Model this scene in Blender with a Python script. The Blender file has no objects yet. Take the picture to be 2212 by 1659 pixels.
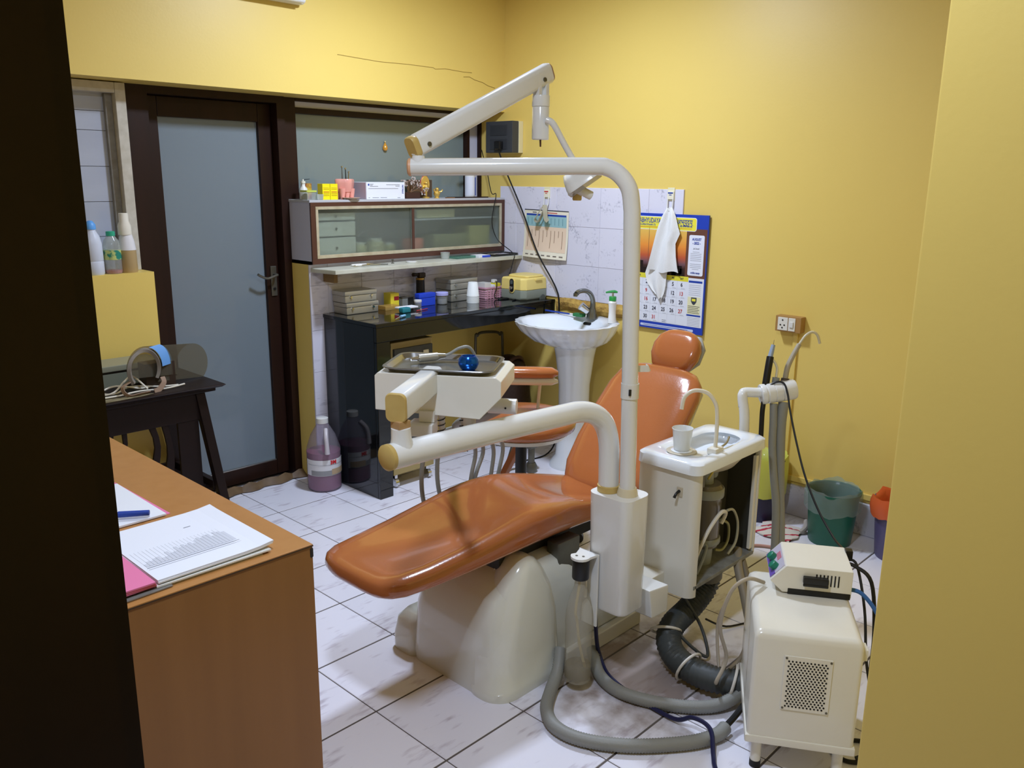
import bpy, bmesh, math, random
from mathutils import Vector, Matrix
random.seed(7)
SC = bpy.context.scene
COL = SC.collection
# ------------------------------------------------------------------ camera, world, exposure
cam_d = bpy.data.cameras.new('camera'); cam = bpy.data.objects.new('camera', cam_d); COL.objects.link(cam)
_F, _yaw, _pit, _rol = 1829.24, 0.808943, 0.238270, 0.0101237
cam_d.sensor_fit = 'HORIZONTAL'; cam_d.sensor_width = 36.0; cam_d.lens = 36.0 * _F / 2212
cam_d.clip_start = 0.02; cam_d.clip_end = 60
_f = Vector((math.sin(_yaw)*math.cos(_pit), math.cos(_yaw)*math.cos(_pit), -math.sin(_pit)))
_r = Vector((math.cos(_yaw), -math.sin(_yaw), 0)); _u = _r.cross(_f)
_r2 = _r*math.cos(_rol) + _u*math.sin(_rol); _u2 = _u*math.cos(_rol) - _r*math.sin(_rol)
cam.matrix_world = Matrix(((_r2.x,_u2.x,-_f.x,0),(_r2.y,_u2.y,-_f.y,0),(_r2.z,_u2.z,-_f.z,1.5),(0,0,0,1)))
SC.camera = cam
W = bpy.data.worlds.new('world'); SC.world = W; W.use_nodes = True
W.node_tree.nodes['Background'].inputs[0].default_value = (0.9, 0.95, 1.0, 1)
W.node_tree.nodes['Background'].inputs[1].default_value = 0.05
vs = SC.view_settings
vs.view_transform = 'Standard'; vs.look = 'None'; vs.gamma = 1.0; vs.use_curve_mapping = False
vs.exposure = 0.14
LAMP_B, LAMP_A = 350.0, 300.0          # ceiling panel radiance, over the chair / over the desk

# ------------------------------------------------------------------ materials
def lin(c):
    return tuple(((v/255)/12.92 if v/255 <= .04045 else ((v/255+.055)/1.055)**2.4) for v in c) + (1.0,)
MATS = {}
def M(name, rgb, rough=.5, metal=0., coat=0., var=None, bump=None, trans=0., ior=1.45, emit=None, spec=None, sss=0):
    if name in MATS: return MATS[name]
    m = bpy.data.materials.new(name); m.use_nodes = True; nt = m.node_tree; p = nt.nodes['Principled BSDF']
    c = lin(rgb); p.inputs['Base Color'].default_value = c
    p.inputs['Roughness'].default_value = rough; p.inputs['Metallic'].default_value = metal
    p.inputs['IOR'].default_value = ior; p.inputs['Transmission Weight'].default_value = trans
    p.inputs['Coat Weight'].default_value = coat; p.inputs['Coat Roughness'].default_value = .06
    if spec is not None: p.inputs['Specular IOR Level'].default_value = spec
    if emit: p.inputs['Emission Color'].default_value = lin(emit[0]); p.inputs['Emission Strength'].default_value = emit[1]
    tc = nt.nodes.new('ShaderNodeTexCoord')
    if var:      # (second colour, scale, contrast, stretch)
        n = nt.nodes.new('ShaderNodeTexNoise'); n.inputs['Scale'].default_value = var[1]; n.inputs['Detail'].default_value = 5
        mp = nt.nodes.new('ShaderNodeMapping'); mp.inputs['Scale'].default_value = var[3] if len(var) > 3 else (1,1,1)
        r = nt.nodes.new('ShaderNodeValToRGB'); r.color_ramp.elements[0].position = .5-var[2]; r.color_ramp.elements[1].position = .5+var[2]
        r.color_ramp.elements[0].color = lin(var[0]); r.color_ramp.elements[1].color = c
        nt.links.new(tc.outputs['Object'], mp.inputs[0]); nt.links.new(mp.outputs[0], n.inputs[0])
        nt.links.new(n.outputs[0], r.inputs[0]); nt.links.new(r.outputs[0], p.inputs['Base Color'])
    if bump:
        n = nt.nodes.new('ShaderNodeTexNoise'); n.inputs['Scale'].default_value = bump[0]; n.inputs['Detail'].default_value = 4
        b = nt.nodes.new('ShaderNodeBump'); b.inputs['Strength'].default_value = bump[1]; b.inputs['Distance'].default_value = .01
        nt.links.new(tc.outputs['Object'], n.inputs[0]); nt.links.new(n.outputs[0], b.inputs['Height']); nt.links.new(b.outputs[0], p.inputs['Normal'])
    MATS[name] = m; return m
def THIN(name, rgb, body=.3, rough=.15, tint=None):
    """thin clear plastic or glass: tinted see-through layer mixed with a glossy body"""
    if name in MATS: return MATS[name]
    m = bpy.data.materials.new(name); m.use_nodes = True; nt = m.node_tree; p = nt.nodes['Principled BSDF']
    p.inputs['Base Color'].default_value = lin(rgb); p.inputs['Roughness'].default_value = rough
    t = nt.nodes.new('ShaderNodeBsdfTransparent'); t.inputs[0].default_value = lin(tint or rgb)
    x = nt.nodes.new('ShaderNodeMixShader'); x.inputs[0].default_value = body
    nt.links.new(t.outputs[0], x.inputs[1]); nt.links.new(p.outputs[0], x.inputs[2])
    nt.links.new(x.outputs[0], nt.nodes['Material Output'].inputs[0])
    MATS[name] = m; return m
def FROST(name, rgb, rough=.3, body=.45):
    if name in MATS: return MATS[name]
    m = bpy.data.materials.new(name); m.use_nodes = True; nt = m.node_tree; p = nt.nodes['Principled BSDF']
    p.inputs['Base Color'].default_value = lin(rgb); p.inputs['Roughness'].default_value = rough
    rf = nt.nodes.new('ShaderNodeBsdfRefraction'); rf.inputs['Roughness'].default_value = .3; rf.inputs['IOR'].default_value = 1.08; rf.inputs[0].default_value = (.9,.95,.92,1)
    t = nt.nodes.new('ShaderNodeBsdfTransparent'); t.inputs[0].default_value = (.85,.9,.87,1)
    x1 = nt.nodes.new('ShaderNodeMixShader'); x1.inputs[0].default_value = .55
    nt.links.new(t.outputs[0], x1.inputs[1]); nt.links.new(rf.outputs[0], x1.inputs[2])
    x = nt.nodes.new('ShaderNodeMixShader'); x.inputs[0].default_value = body
    nt.links.new(x1.outputs[0], x.inputs[1]); nt.links.new(p.outputs[0], x.inputs[2])
    nt.links.new(x.outputs[0], nt.nodes['Material Output'].inputs[0])
    MATS[name] = m; return m
def MARBLE(name, base, streak, rough, floor=False, scale=1.0, rot=(0,0,0)):
    """glazed ceramic tile: pale ground, short soft oblique streaks, its own shade per tile"""
    m = bpy.data.materials.new(name); m.use_nodes = True; nt = m.node_tree; p = nt.nodes['Principled BSDF']; L = nt.links.new
    p.inputs['Roughness'].default_value = rough
    g = nt.nodes.new('ShaderNodeNewGeometry')
    mp = nt.nodes.new('ShaderNodeMapping'); mp.inputs['Rotation'].default_value = rot
    mp.inputs['Scale'].default_value = (13*scale, 62*scale, 62*scale)
    L(g.outputs['Position'], mp.inputs[0])
    n = nt.nodes.new('ShaderNodeTexNoise'); n.inputs['Scale'].default_value = 1; n.inputs['Detail'].default_value = 3
    L(mp.outputs[0], n.inputs[0])
    n2 = nt.nodes.new('ShaderNodeTexNoise'); n2.inputs['Scale'].default_value = 9; n2.inputs['Detail'].default_value = 1
    L(g.outputs['Position'], n2.inputs[0])
    mul = nt.nodes.new('ShaderNodeMath'); mul.operation = 'MULTIPLY'; L(n.outputs[0], mul.inputs[0]); L(n2.outputs[0], mul.inputs[1])
    r = nt.nodes.new('ShaderNodeValToRGB'); r.color_ramp.elements[0].position = .31; r.color_ramp.elements[1].position = .44
    r.color_ramp.elements[0].color = (0,0,0,1); r.color_ramp.elements[1].color = (.75,.75,.75,1)
    L(mul.outputs[0], r.inputs[0])
    mx = nt.nodes.new('ShaderNodeMix'); mx.data_type = 'RGBA'; mx.inputs[6].default_value = lin(base); mx.inputs[7].default_value = lin(streak)
    L(r.outputs[0], mx.inputs[0])
    last = mx.outputs[2]
    oi = nt.nodes.new('ShaderNodeObjectInfo')
    hs = nt.nodes.new('ShaderNodeHueSaturation'); mr = nt.nodes.new('ShaderNodeMapRange'); mr.inputs[3].default_value = .95; mr.inputs[4].default_value = 1.03
    L(oi.outputs['Random'], mr.inputs[0]); L(mr.outputs[0], hs.inputs['Value']); L(last, hs.inputs['Color']); last = hs.outputs[0]
    if floor:   # brown spill stains on the tiles beside the chair base
        vd = nt.nodes.new('ShaderNodeVectorMath'); vd.operation = 'DISTANCE'; vd.inputs[1].default_value = (2.02, 1.34, 0)
        L(g.outputs['Position'], vd.inputs[0])
        n3 = nt.nodes.new('ShaderNodeTexNoise'); n3.inputs['Scale'].default_value = 14; n3.inputs['Detail'].default_value = 6; L(g.outputs['Position'], n3.inputs[0])
        a = nt.nodes.new('ShaderNodeMath'); a.operation = 'MULTIPLY_ADD'; a.inputs[1].default_value = .55; L(n3.outputs[0], a.inputs[0]); L(vd.outputs['Value'], a.inputs[2])
        r2 = nt.nodes.new('ShaderNodeValToRGB'); r2.color_ramp.elements[0].position = .42; r2.color_ramp.elements[1].position = .64
        r2.color_ramp.elements[0].color = (.8,.8,.8,1); r2.color_ramp.elements[1].color = (0,0,0,1); L(a.outputs[0], r2.inputs[0])
        m2 = nt.nodes.new('ShaderNodeMix'); m2.data_type = 'RGBA'; m2.inputs[7].default_value = lin((128,104,84)); L(last, m2.inputs[6]); L(r2.outputs[0], m2.inputs[0]); last = m2.outputs[2]
    L(last, p.inputs['Base Color']); MATS[name] = m; return m

yellow = M('yellow_paint', (234,206,115), .42, var=((228,198,104), 1.3, .5), bump=(90,.025))
fgyellow = yellow
m_floor = MARBLE('floor_tile_glaze', (238,236,246), (190,180,192), .22, True, .9, (0,0,.72))
m_wtile = MARBLE('wall_tile_glaze', (222,219,230), (168,166,180), .16, False, 1.3, (.75,0,.3))
m_grout = M('dark_grout', (96,88,84), .8)
m_lgrout = M('pale_grout', (205,202,208), .7)
m_wood_dk = M('dark_stained_wood', (44,23,15), .45, spec=.3, var=((31,16,10), 14, .3, (1,1,.08)))
m_wood_vdk = M('near_black_wood', (38,22,14), .38, var=((26,14,9), 16, .3, (1,1,.06)))
m_wood_tab = M('espresso_wood', (32,19,16), .5, spec=.25, var=((24,14,11), 18, .3, (.1,1,1)))
m_desk = M('oak_laminate', (184,130,74), .36, var=((172,118,62), 26, .35, (1,1,.05)))
m_white = M('white_enamel', (232,232,230), .18, coat=.4, var=((225,225,221), 6, .4))
m_white2 = M('white_plastic', (224,222,216), .3)
m_cream = M('cream_enamel', (234,232,222), .26, coat=.3, var=((226,221,208), 5, .4))
m_beige = M('aged_beige_plastic', (206,180,112), .45, var=((190,160,92), 20, .3))
m_orange = M('orange_vinyl', (182,108,62), .16, coat=.6, var=((174,100,55), 7, .4), bump=(140,.03))
m_porc = M('white_porcelain', (234,239,244), .08, coat=.5)
m_black = M('black_granite', (12,14,16), .06, coat=.3, var=((20,24,26), 90, .2))
m_blackpl = M('black_plastic', (20,20,22), .4)
m_rubber = M('black_rubber', (28,27,28), .7)
m_steel = M('brushed_steel', (196,194,184), .36, .75, var=((178,176,164), 5, .4))
m_chrome = M('chrome', (215,215,215), .09, 1.0)
m_dsteel = M('dull_steel', (120,120,112), .45, .8, var=((96,92,80), 12, .3))
m_alu = M('pale_aluminium', (208,200,176), .4, .3, var=((186,172,140), 25, .25))
m_greyhose = M('grey_hose', (142,142,136), .5, bump=(300,.1))
m_dkhose = M('charcoal_hose', (70,74,74), .5)
m_blue = M('blue_plastic', (36,72,205), .35)
m_glassdoor = M('frosted_door_glass', (116,128,136), .35, coat=.4)
m_paintglass = M('grey_green_painted_glass', (124,136,134), .12, coat=.3)
m_mica = M('pale_lilac_laminate', (198,198,214), .35)
m_marble = M('cream_marble', (214,214,200), .3, var=((188,186,164), 12, .3))
m_clear = THIN('clear_plastic', (228,232,228), .28, .12, (238,240,236))
m_bag = THIN('clear_bag_film', (206,220,216), .2, .2, (226,236,232))
m_cord = M('black_cord', (16,16,18), .45)
m_wcord = M('white_cord', (222,216,204), .45)
m_tan = M('tan_hose', (150,140,122), .5)
m_paper = M('white_paper', (232,234,240), .7)
m_pink = M('pink_card', (226,122,164), .7)
m_silver = M('satin_silver', (176,176,172), .3, .9)
m_black_txt = M('dark_print', (40,42,60), .6)
m_red_txt = M('red_print', (200,54,50), .6)
m_blue_txt = M('blue_print', (34,66,160), .5)
m_yel_txt = M('yellow_print', (240,228,70), .5)
m_grey_txt = M('grey_print', (150,152,160), .6)
# ------------------------------------------------------------------ builders
WM = {}
def tag(o, label=None, cat=None, group=None, kind=None):
    if label: o['label'] = label
    if cat: o['category'] = cat
    if group: o['group'] = group
    if kind: o['kind'] = kind
    return o
def thing(name, label, cat, loc=(0,0,0), rz=0., group=None, kind=None):
    o = bpy.data.objects.new(name, None); COL.objects.link(o); o.empty_display_size = .05
    o.matrix_basis = Matrix.Translation(loc) @ Matrix.Rotation(rz, 4, 'Z'); WM[o] = o.matrix_basis.copy()
    return tag(o, label, cat, group, kind)
def link(name, me, mat, parent=None, origin=None):
    o = bpy.data.objects.new(name, me); COL.objects.link(o)
    if mat: me.materials.append(mat)
    w = Matrix.Translation(origin or (0,0,0)); o.matrix_basis = w; WM[o] = w
    if parent is not None:
        o.parent = parent; o.matrix_parent_inverse = WM[parent].inverted()
    return o
def copy_tree(o, parent=None, mat=None, moved=None):
    c = o.copy(); COL.objects.link(c); WM[c] = WM[o].copy()
    if parent is not None: c.parent = parent
    for ch in list(o.children): copy_tree(ch, c)
    return c
class B:
    """collects shapes for ONE mesh; given a matrix, shapes are in that local frame"""
    def __init__(s, mx=None): s.v = []; s.f = []; s.mx = mx
    def add(s, vs, fs):
        k = len(s.v); s.v += [Vector(p) for p in vs]; s.f += [tuple(i+k for i in q) for q in fs]; return s
    def box(s, x0, x1, y0, y1, z0, z1):
        return s.add([(x0,y0,z0),(x1,y0,z0),(x1,y1,z0),(x0,y1,z0),(x0,y0,z1),(x1,y0,z1),(x1,y1,z1),(x0,y1,z1)],
                     [(3,2,1,0),(4,5,6,7),(0,1,5,4),(1,2,6,5),(2,3,7,6),(3,0,4,7)])
    def loft(s, rings, cap=True, close=True):
        n = len(rings[0]); vs = [p for r in rings for p in r]; fs = []
        for a in range(len(rings)-1):
            for i in range(n if close else n-1):
                j = (i+1) % n; fs.append((a*n+i, a*n+j, (a+1)*n+j, (a+1)*n+i))
        if cap: fs.append(tuple(range(n-1,-1,-1))); fs.append(tuple(range((len(rings)-1)*n, len(rings)*n)))
        return s.add(vs, fs)
    def lathe(s, prof, c=(0,0,0), n=24, axis=(0,0,1), squash=1.0, cap=True):
        ax = Vector(axis).normalized(); q = ax.to_track_quat('Z','Y').to_matrix(); c = Vector(c); rings = []
        for r, z in prof:
            rings.append([c + q @ Vector((max(r,1e-5)*math.cos(2*math.pi*i/n), squash*max(r,1e-5)*math.sin(2*math.pi*i/n), z)) for i in range(n)])
        return s.loft(rings, cap)
    def cyl(s, p0, p1, r0, r1=None, n=16):
        p0 = Vector(p0); p1 = Vector(p1); return s.lathe([(r0,0),(r1 if r1 is not None else r0,(p1-p0).length)], p0, n, p1-p0)
    def tube(s, pts, r, n=10, smooth=6, cap=True, sec=None):
        pts = [Vector(p) for p in pts]
        rr = list(r) if isinstance(r, (list,tuple)) else [r]*len(pts)
        if smooth and len(pts) > 2:
            q, qr = [], []
            for i in range(len(pts)-1):
                a = pts[max(i-1,0)]; b = pts[i]; c = pts[i+1]; d = pts[min(i+2,len(pts)-1)]
                for k in range(smooth):
                    t = k/smooth
                    q.append(.5*((2*b)+(c-a)*t+(2*a-5*b+4*c-d)*t*t+(3*b-a-3*c+d)*t**3)); qr.append(rr[i]*(1-t)+rr[i+1]*t)
            q.append(pts[-1]); qr.append(rr[-1]); pts, rr = q, qr
        t = (pts[1]-pts[0]).normalized(); up = Vector((0,0,1)) if abs(t.z) < .9 else Vector((1,0,0))
        nx = t.cross(up).normalized(); rings = []
        for i, p in enumerate(pts):
            tt = ((pts[min(i+1,len(pts)-1)]-pts[max(i-1,0)])).normalized()
            nx = (nx - tt*nx.dot(tt)).normalized(); ny = tt.cross(nx)
            if sec: rings.append([p + nx*a*rr[i] + ny*b*rr[i] for a, b in sec])
            else: rings.append([p + nx*rr[i]*math.cos(2*math.pi*k/n) + ny*rr[i]*math.sin(2*math.pi*k/n) for k in range(n)])
        return s.loft(rings, cap)
    def prism(s, pts, vec):
        vec = Vector(vec); a = [Vector(p) for p in pts]; return s.loft([a, [p+vec for p in a]])
    def sph(s, c, rx, ry=None, rz=None, n=14, m=8):
        ry = ry or rx; rz = rz or rx; rings = []
        for j in range(m+1):
            t = math.pi*j/m; k = max(math.sin(t),1e-4)
            rings.append([(c[0]+rx*k*math.cos(2*math.pi*i/n), c[1]+ry*k*math.sin(2*math.pi*i/n), c[2]-rz*math.cos(t)) for i in range(n)])
        return s.loft(rings)
    def quad(s, *p): return s.add(p, [tuple(range(len(p)))])
    def build(s, name, mat, parent=None, bevel=0., seg=2, smooth=40, solid=0., kind=None):
        vs = [s.mx @ v for v in s.v] if s.mx is not None else s.v
        lo = Vector([min(v[i] for v in vs) for i in range(3)]); hi = Vector([max(v[i] for v in vs) for i in range(3)])
        org = Vector(((lo.x+hi.x)/2, (lo.y+hi.y)/2, lo.z))
        me = bpy.data.meshes.new(name); me.from_pydata([v-org for v in vs], [], s.f); me.update()
        bm = bmesh.new(); bm.from_mesh(me)
        bmesh.ops.remove_doubles(bm, verts=bm.verts, dist=1e-6)
        bmesh.ops.dissolve_degenerate(bm, dist=1e-6, edges=bm.edges)
        bmesh.ops.recalc_face_normals(bm, faces=bm.faces)
        if solid: bmesh.ops.solidify(bm, geom=bm.faces[:], thickness=solid)
        if bevel:
            ed = [e for e in bm.edges if len(e.link_faces) == 2 and e.calc_face_angle(0) > .6]
            if ed: bmesh.ops.bevel(bm, geom=ed, offset=bevel, segments=seg, affect='EDGES', profile=.5, clamp_overlap=True)
        bm.to_mesh(me); bm.free()
        if smooth:
            me.polygons.foreach_set('use_smooth', [True]*len(me.polygons)); me.set_sharp_from_angle(angle=math.radians(smooth))
        o = link(name, me, mat, parent, org)
        if bevel and smooth:
            wn = o.modifiers.new('weighted_normal', 'WEIGHTED_NORMAL'); wn.keep_sharp = True; wn.weight = 80
        if kind: o['kind'] = kind
        return o
def rrect(x0, x1, y0, y1, z, r, n=5):
    """rounded rectangle ring in a horizontal plane"""
    out = []
    for cx, cy, a0 in ((x1-r,y1-r,0),(x0+r,y1-r,90),(x0+r,y0+r,180),(x1-r,y0+r,270)):
        for k in range(n+1):
            a = math.radians(a0+90*k/n); out.append(Vector((cx+r*math.cos(a), cy+r*math.sin(a), z)))
    return out
AX_BACK = Matrix(((1,0,0),(0,0,-1),(0,1,0)))       # letters on a face that looks towards -Y
AX_RIGHT = Matrix(((0,0,-1),(-1,0,0),(0,1,0)))     # letters on the right wall, looking towards -X
AX_FLAT = Matrix(((1,0,0),(0,1,0),(0,0,1)))
def text(name, body, size, loc, ax, mat, parent, align='CENTER', sx=1.0, bold=0.0, shear=0):
    cu = bpy.data.curves.new(name, 'FONT'); cu.body = body; cu.size = size; cu.align_x = align; cu.align_y = 'CENTER'
    cu.extrude = .00025; cu.offset = bold; cu.resolution_u = 2; cu.shear = shear
    tmp = bpy.data.objects.new(name, cu); me = bpy.data.meshes.new_from_object(tmp); bpy.data.objects.remove(tmp); bpy.data.curves.remove(cu)
    me.name = name; me.materials.clear()
    a3 = ax if isinstance(ax, Matrix) else ax
    me.transform(a3.to_4x4() @ Matrix.Diagonal((sx,1,1,1)))
    return link(name, me, mat, parent, Vector(loc))
def struct(o): o['kind'] = 'structure'; return o
# ================================================================== ROOM
XW, YT, CE = 3.563, 3.50, 2.58
# ceiling lamps of the room (out of frame, above)
def ceiling_lamp(label, x, y, power, size=.19):
    t = thing('ceiling_light', label, 'ceiling light', (x, y, CE-.05), group='square ceiling lamps')
    fr = B()
    s = size; fr.box(x-s-.02,x+s+.02,y-s-.02,y+s+.02,CE-.012,CE)
    for a, b, c, d in ((x-s-.02,x-s,y-s-.02,y+s+.02),(x+s,x+s+.02,y-s-.02,y+s+.02),(x-s,x+s,y-s-.02,y-s),(x-s,x+s,y+s,y+s+.02)): fr.box(a,b,c,d,CE-.03,CE-.012)
    fr.build('frame', m_white2, t)
    e = M('lamp_diffuser_%d' % int(power*10), (255,255,255), .5, emit=((214,229,255), power))
    B().quad((x-s,y-s,CE-.024),(x-s,y+s,CE-.024),(x+s,y+s,CE-.024),(x+s,y-s,CE-.024)).build('diffuser', e, t, smooth=0)
ceiling_lamp('square white ceiling lamp above the dental chair', 2.40, 2.42, LAMP_B, .10)
ceiling_lamp('square white ceiling lamp above the desk side of the room', .60, .85, LAMP_A, .088)

struct(B().box(-.6,3.7,-1.3,3.95,-.06,-.0015).build('floor', m_grout, smooth=0))
FL = [o for o in COL.objects if o.name == 'floor'][0]
TP = .3
def shared_tile(name, dx, dy, dz, bev):
    o = B().box(0,dx,0,dy,0,dz).build(name, None, None, bevel=bev, seg=1, smooth=0); me = o.data; WM.pop(o); bpy.data.objects.remove(o); return me
full = shared_tile('tile', TP-.0035, TP-.0035, .008, .0012); full.materials.append(m_floor)
gx = [1.294+TP*k for k in range(-6,8)]; gy = [1.461+.303*k for k in range(-4,8)]
for x in gx:
    for y in gy:
        x1 = x+TP-.0035; y1 = y+TP-.0005
        if x1 > XW or y1 > 3.74:
            if min(x1,XW-.002)-x < .02 or min(y1,3.74)-y < .02: continue
            B().box(x+.0015,min(x1,XW-.002),y+.0015,min(y1,3.74),-.008,0).build('tile', m_floor, FL, bevel=.0012, seg=1, smooth=0)
        else:
            link('tile', full, None, FL, Vector((x+TP/2, y+TP/2+.0015, -.008)))
struct(B().box(-.6,3.7,-1.3,3.95,CE,CE+.05).build('ceiling', M('ceiling_white', (226,222,206), .7), smooth=0))
struct(B().box(-.72,-.6,-1.3,3.95,0,CE).build('wall_left', yellow, smooth=0))
struct(B().box(-.6,1.3,-1.42,-1.3,0,CE).build('wall_front', yellow, smooth=0))
struct(B().box(1.3,3.563,-1.3,.429,0,CE).build('wall_near', yellow, bevel=.004))
wr = struct(B().box(XW,3.70,-1.3,3.95,0,CE).build('wall_right', yellow, smooth=0))
wb = struct(B().box(-.6,XW,3.478,3.95,1.86,CE).box(-.6,1.515,YT,3.95,0,1.11).box(2.255,XW,YT,3.95,0,1.09)
      .box(2.255,XW,3.72,3.95,1.09,1.86).box(-.6,1.515,3.80,3.95,1.11,1.86).box(1.515,2.255,3.90,3.95,0,1.86).build('wall_back', yellow, smooth=0))
# hairline cracks in the plaster above the soffit edge
def crack(pts, w):
    b = B()
    for (x0,z0),(x1,z1) in zip(pts,pts[1:]):
        b.box(min(x0,x1),max(x0,x1)+.0005,3.4772,3.479,0,0)  if False else None
        n = Vector((-(z1-z0),0,(x1-x0))).normalized()*w
        b.prism([(x0-n.x,3.4771,z0-n.z),(x1-n.x,3.4771,z1-n.z),(x1+n.x,3.4771,z1+n.z),(x0+n.x,3.4771,z0+n.z)], (0,.002,0))
    b.build('plaster_crack', M('crack_dark', (150,118,48), .9), wb, smooth=0)
crack([(2.45,2.050),(2.694,2.042),(2.876,2.047),(3.036,2.047),(3.052,2.041),(3.119,2.049),(3.239,2.045),(3.31,2.046)], .0012)
crack([(3.248,2.020),(3.292,2.024),(3.33,2.012),(3.392,2.003),(3.43,1.990),(3.485,1.982)], .0014)

# glazed tiles on the walls ------------------------------------------------------------
def wall_tiles_right():
    B().box(XW-.006,XW,2.271,3.5,.862,1.456).build('tile_bed', m_lgrout, wr, smooth=0)
    zs = [.862,1.047,1.251,1.456]; ys = [2.271,2.47,2.77,3.07,3.37,3.5]
    for a, b in zip(zs,zs[1:]):
        for c, d in zip(ys,ys[1:]):
            B().box(XW-.0085,XW-.004,c+.001,d-.001,a+.001,b-.001).build('tile', m_wtile, wr, bevel=.001, seg=1, smooth=0)
wall_tiles_right()
def wall_tiles_back():
    B().box(2.255,XW,YT-.006,YT,.85,1.09).build('tile_bed', m_lgrout, wb, smooth=0)
    xs = [2.255,2.357,2.556,2.762,2.962,3.162,3.362,XW]
    for a, b in zip(xs,xs[1:]):
        B().box(a+.001,b-.001,YT-.0085,YT-.004,.85,.988).build('tile', m_wtile, wb, bevel=.001, seg=1, smooth=0)
        B().box(a+.001,b-.001,YT-.0085,YT-.004,.990,1.09).build('tile', m_wtile, wb, bevel=.001, seg=1, smooth=0)
    B().box(2.255,2.36,YT-.006,YT,0,.85).build('tile_bed', m_lgrout, wb, smooth=0)
    zs = [0,.145,.345,.563,.770,.85]
    for a, b in zip(zs,zs[1:]):
        B().box(2.2555,2.359,YT-.0085,YT-.004,a+.001,b-.001).build('tile', m_wtile, wb, bevel=.001, seg=1, smooth=0)
wall_tiles_back()
# broken plaster edge left bare under the tiles beside the basin
bp = B(); rows = []
for j in range(4):
    rows.append([(XW-.002-.016*(j in (1,2))-random.random()*.012, 2.585+.036*i, .868-.022*j-random.random()*.008) for i in range(14)])
bp.loft(rows, cap=False, close=False).build('broken_plaster', M('broken_yellow_plaster', (206,170,84), .9, var=((150,112,56), 30, .25), bump=(90,.6)), wr, smooth=0)
# tiled skirting and painted ledge on the right wall
bs = struct(B().box(XW-.012,XW,.43,3.06,0,.145).build('baseboard_right', m_lgrout, smooth=0))
y = .43
while y < 3.05:
    B().box(XW-.016,XW-.010,y+.001,min(y+.3,3.06)-.001,.002,.144).build('tile', m_wtile, bs, bevel=.001, seg=1, smooth=0); y += .3
struct(B().box(XW-.014,XW,.43,2.6,.162,.188).build('trim_1', yellow, bevel=.003))

# door of frosted glass ---------------------------------------------------------------
struct(B().box(1.512,1.612,3.64,3.78,0,1.86).box(2.215,2.256,3.64,3.78,0,1.86).box(1.612,2.215,3.64,3.78,1.828,1.86).build('trim_2', m_wood_dk, smooth=0))
dr = thing('door_1', None, None, (1.62,3.70,0)); struct(dr)
for nm, a in (('stile',(1.614,1.674,3.695,3.735,.02,1.826)),('stile',(2.146,2.213,3.695,3.735,.02,1.826)),('rail',(1.674,2.146,3.695,3.735,1.742,1.826)),('rail',(1.674,2.146,3.695,3.735,.02,.094))):
    B().box(*a).build(nm, m_wood_dk, dr, bevel=.004)
B().box(1.672,2.148,3.712,3.718,.092,1.744).build('glass_pane', m_glassdoor, dr, smooth=0)
B().box(1.676,2.144,3.700,3.712,.094,.098).build('glazing_bead', m_silver, dr, smooth=0)
h = B(); h.box(2.165,2.197,3.688,3.695,.93,1.075).build('handle_plate', m_dsteel, dr, bevel=.003)
B().tube([(2.181,3.69,1.035),(2.181,3.655,1.035),(2.165,3.648,1.032),(2.125,3.650,1.022),(2.09,3.652,1.035),(2.075,3.652,1.045)], .006, 8).build('door_handle', m_dsteel, dr)
B().cyl((2.181,3.684,.965),(2.181,3.690,.965),.007).build('keyhole', m_blackpl, dr)
# crumpled floor strip at the threshold
b = B(); rows = []
for i in range(15):
    x = 1.70+i*.04; rows.append([(x,3.60+.012*math.sin(i*1.7),.004+.006*random.random()),(x+.01,3.635,.022+.018*abs(math.sin(i*1.3))),(x,3.665,.012+.012*random.random()),(x,3.69,.004)])
tag(b.loft(rows, cap=False, close=False).build('door_strip', M('brown_wrapping', (120,98,72), .3, coat=.4, var=((84,62,42), 22, .3)), solid=.002, smooth=25), 'crumpled brown packing strip along the bottom of the glass door', 'draught strip')
# window left of the door
w1 = thing('window_1', None, None, (1.3,3.66,1.11)); struct(w1)
m_wframe = M('peeling_cream_paint', (206,200,186), .55, var=((176,168,150), 30, .3))
m_wgrey = M('grey_window_paint', (150,148,142), .5, var=((120,114,104), 30, .3))
B().box(1.466,1.508,3.60,3.66,1.11,1.856).build('window_frame', m_wframe, w1, bevel=.003)
B().box(-.4,1.466,3.60,3.66,1.815,1.856).build('window_frame', m_wframe, w1, bevel=.003)
B().box(1.437,1.466,3.635,3.67,1.11,1.815).build('sash', m_wgrey, w1, bevel=.003)
m_wpane = M('milky_window_glass', (182,188,202), .18, coat=.3, var=((164,170,186), 2.2, .4, (1,1,6)))
for z0, z1 in ((1.11,1.25),(1.252,1.39),(1.392,1.53),(1.532,1.67),(1.672,1.745),(1.747,1.815)):
    B().box(-.4,1.437,3.655,3.660,z0,z1).build('pane', m_wpane, w1, smooth=0)
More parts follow.
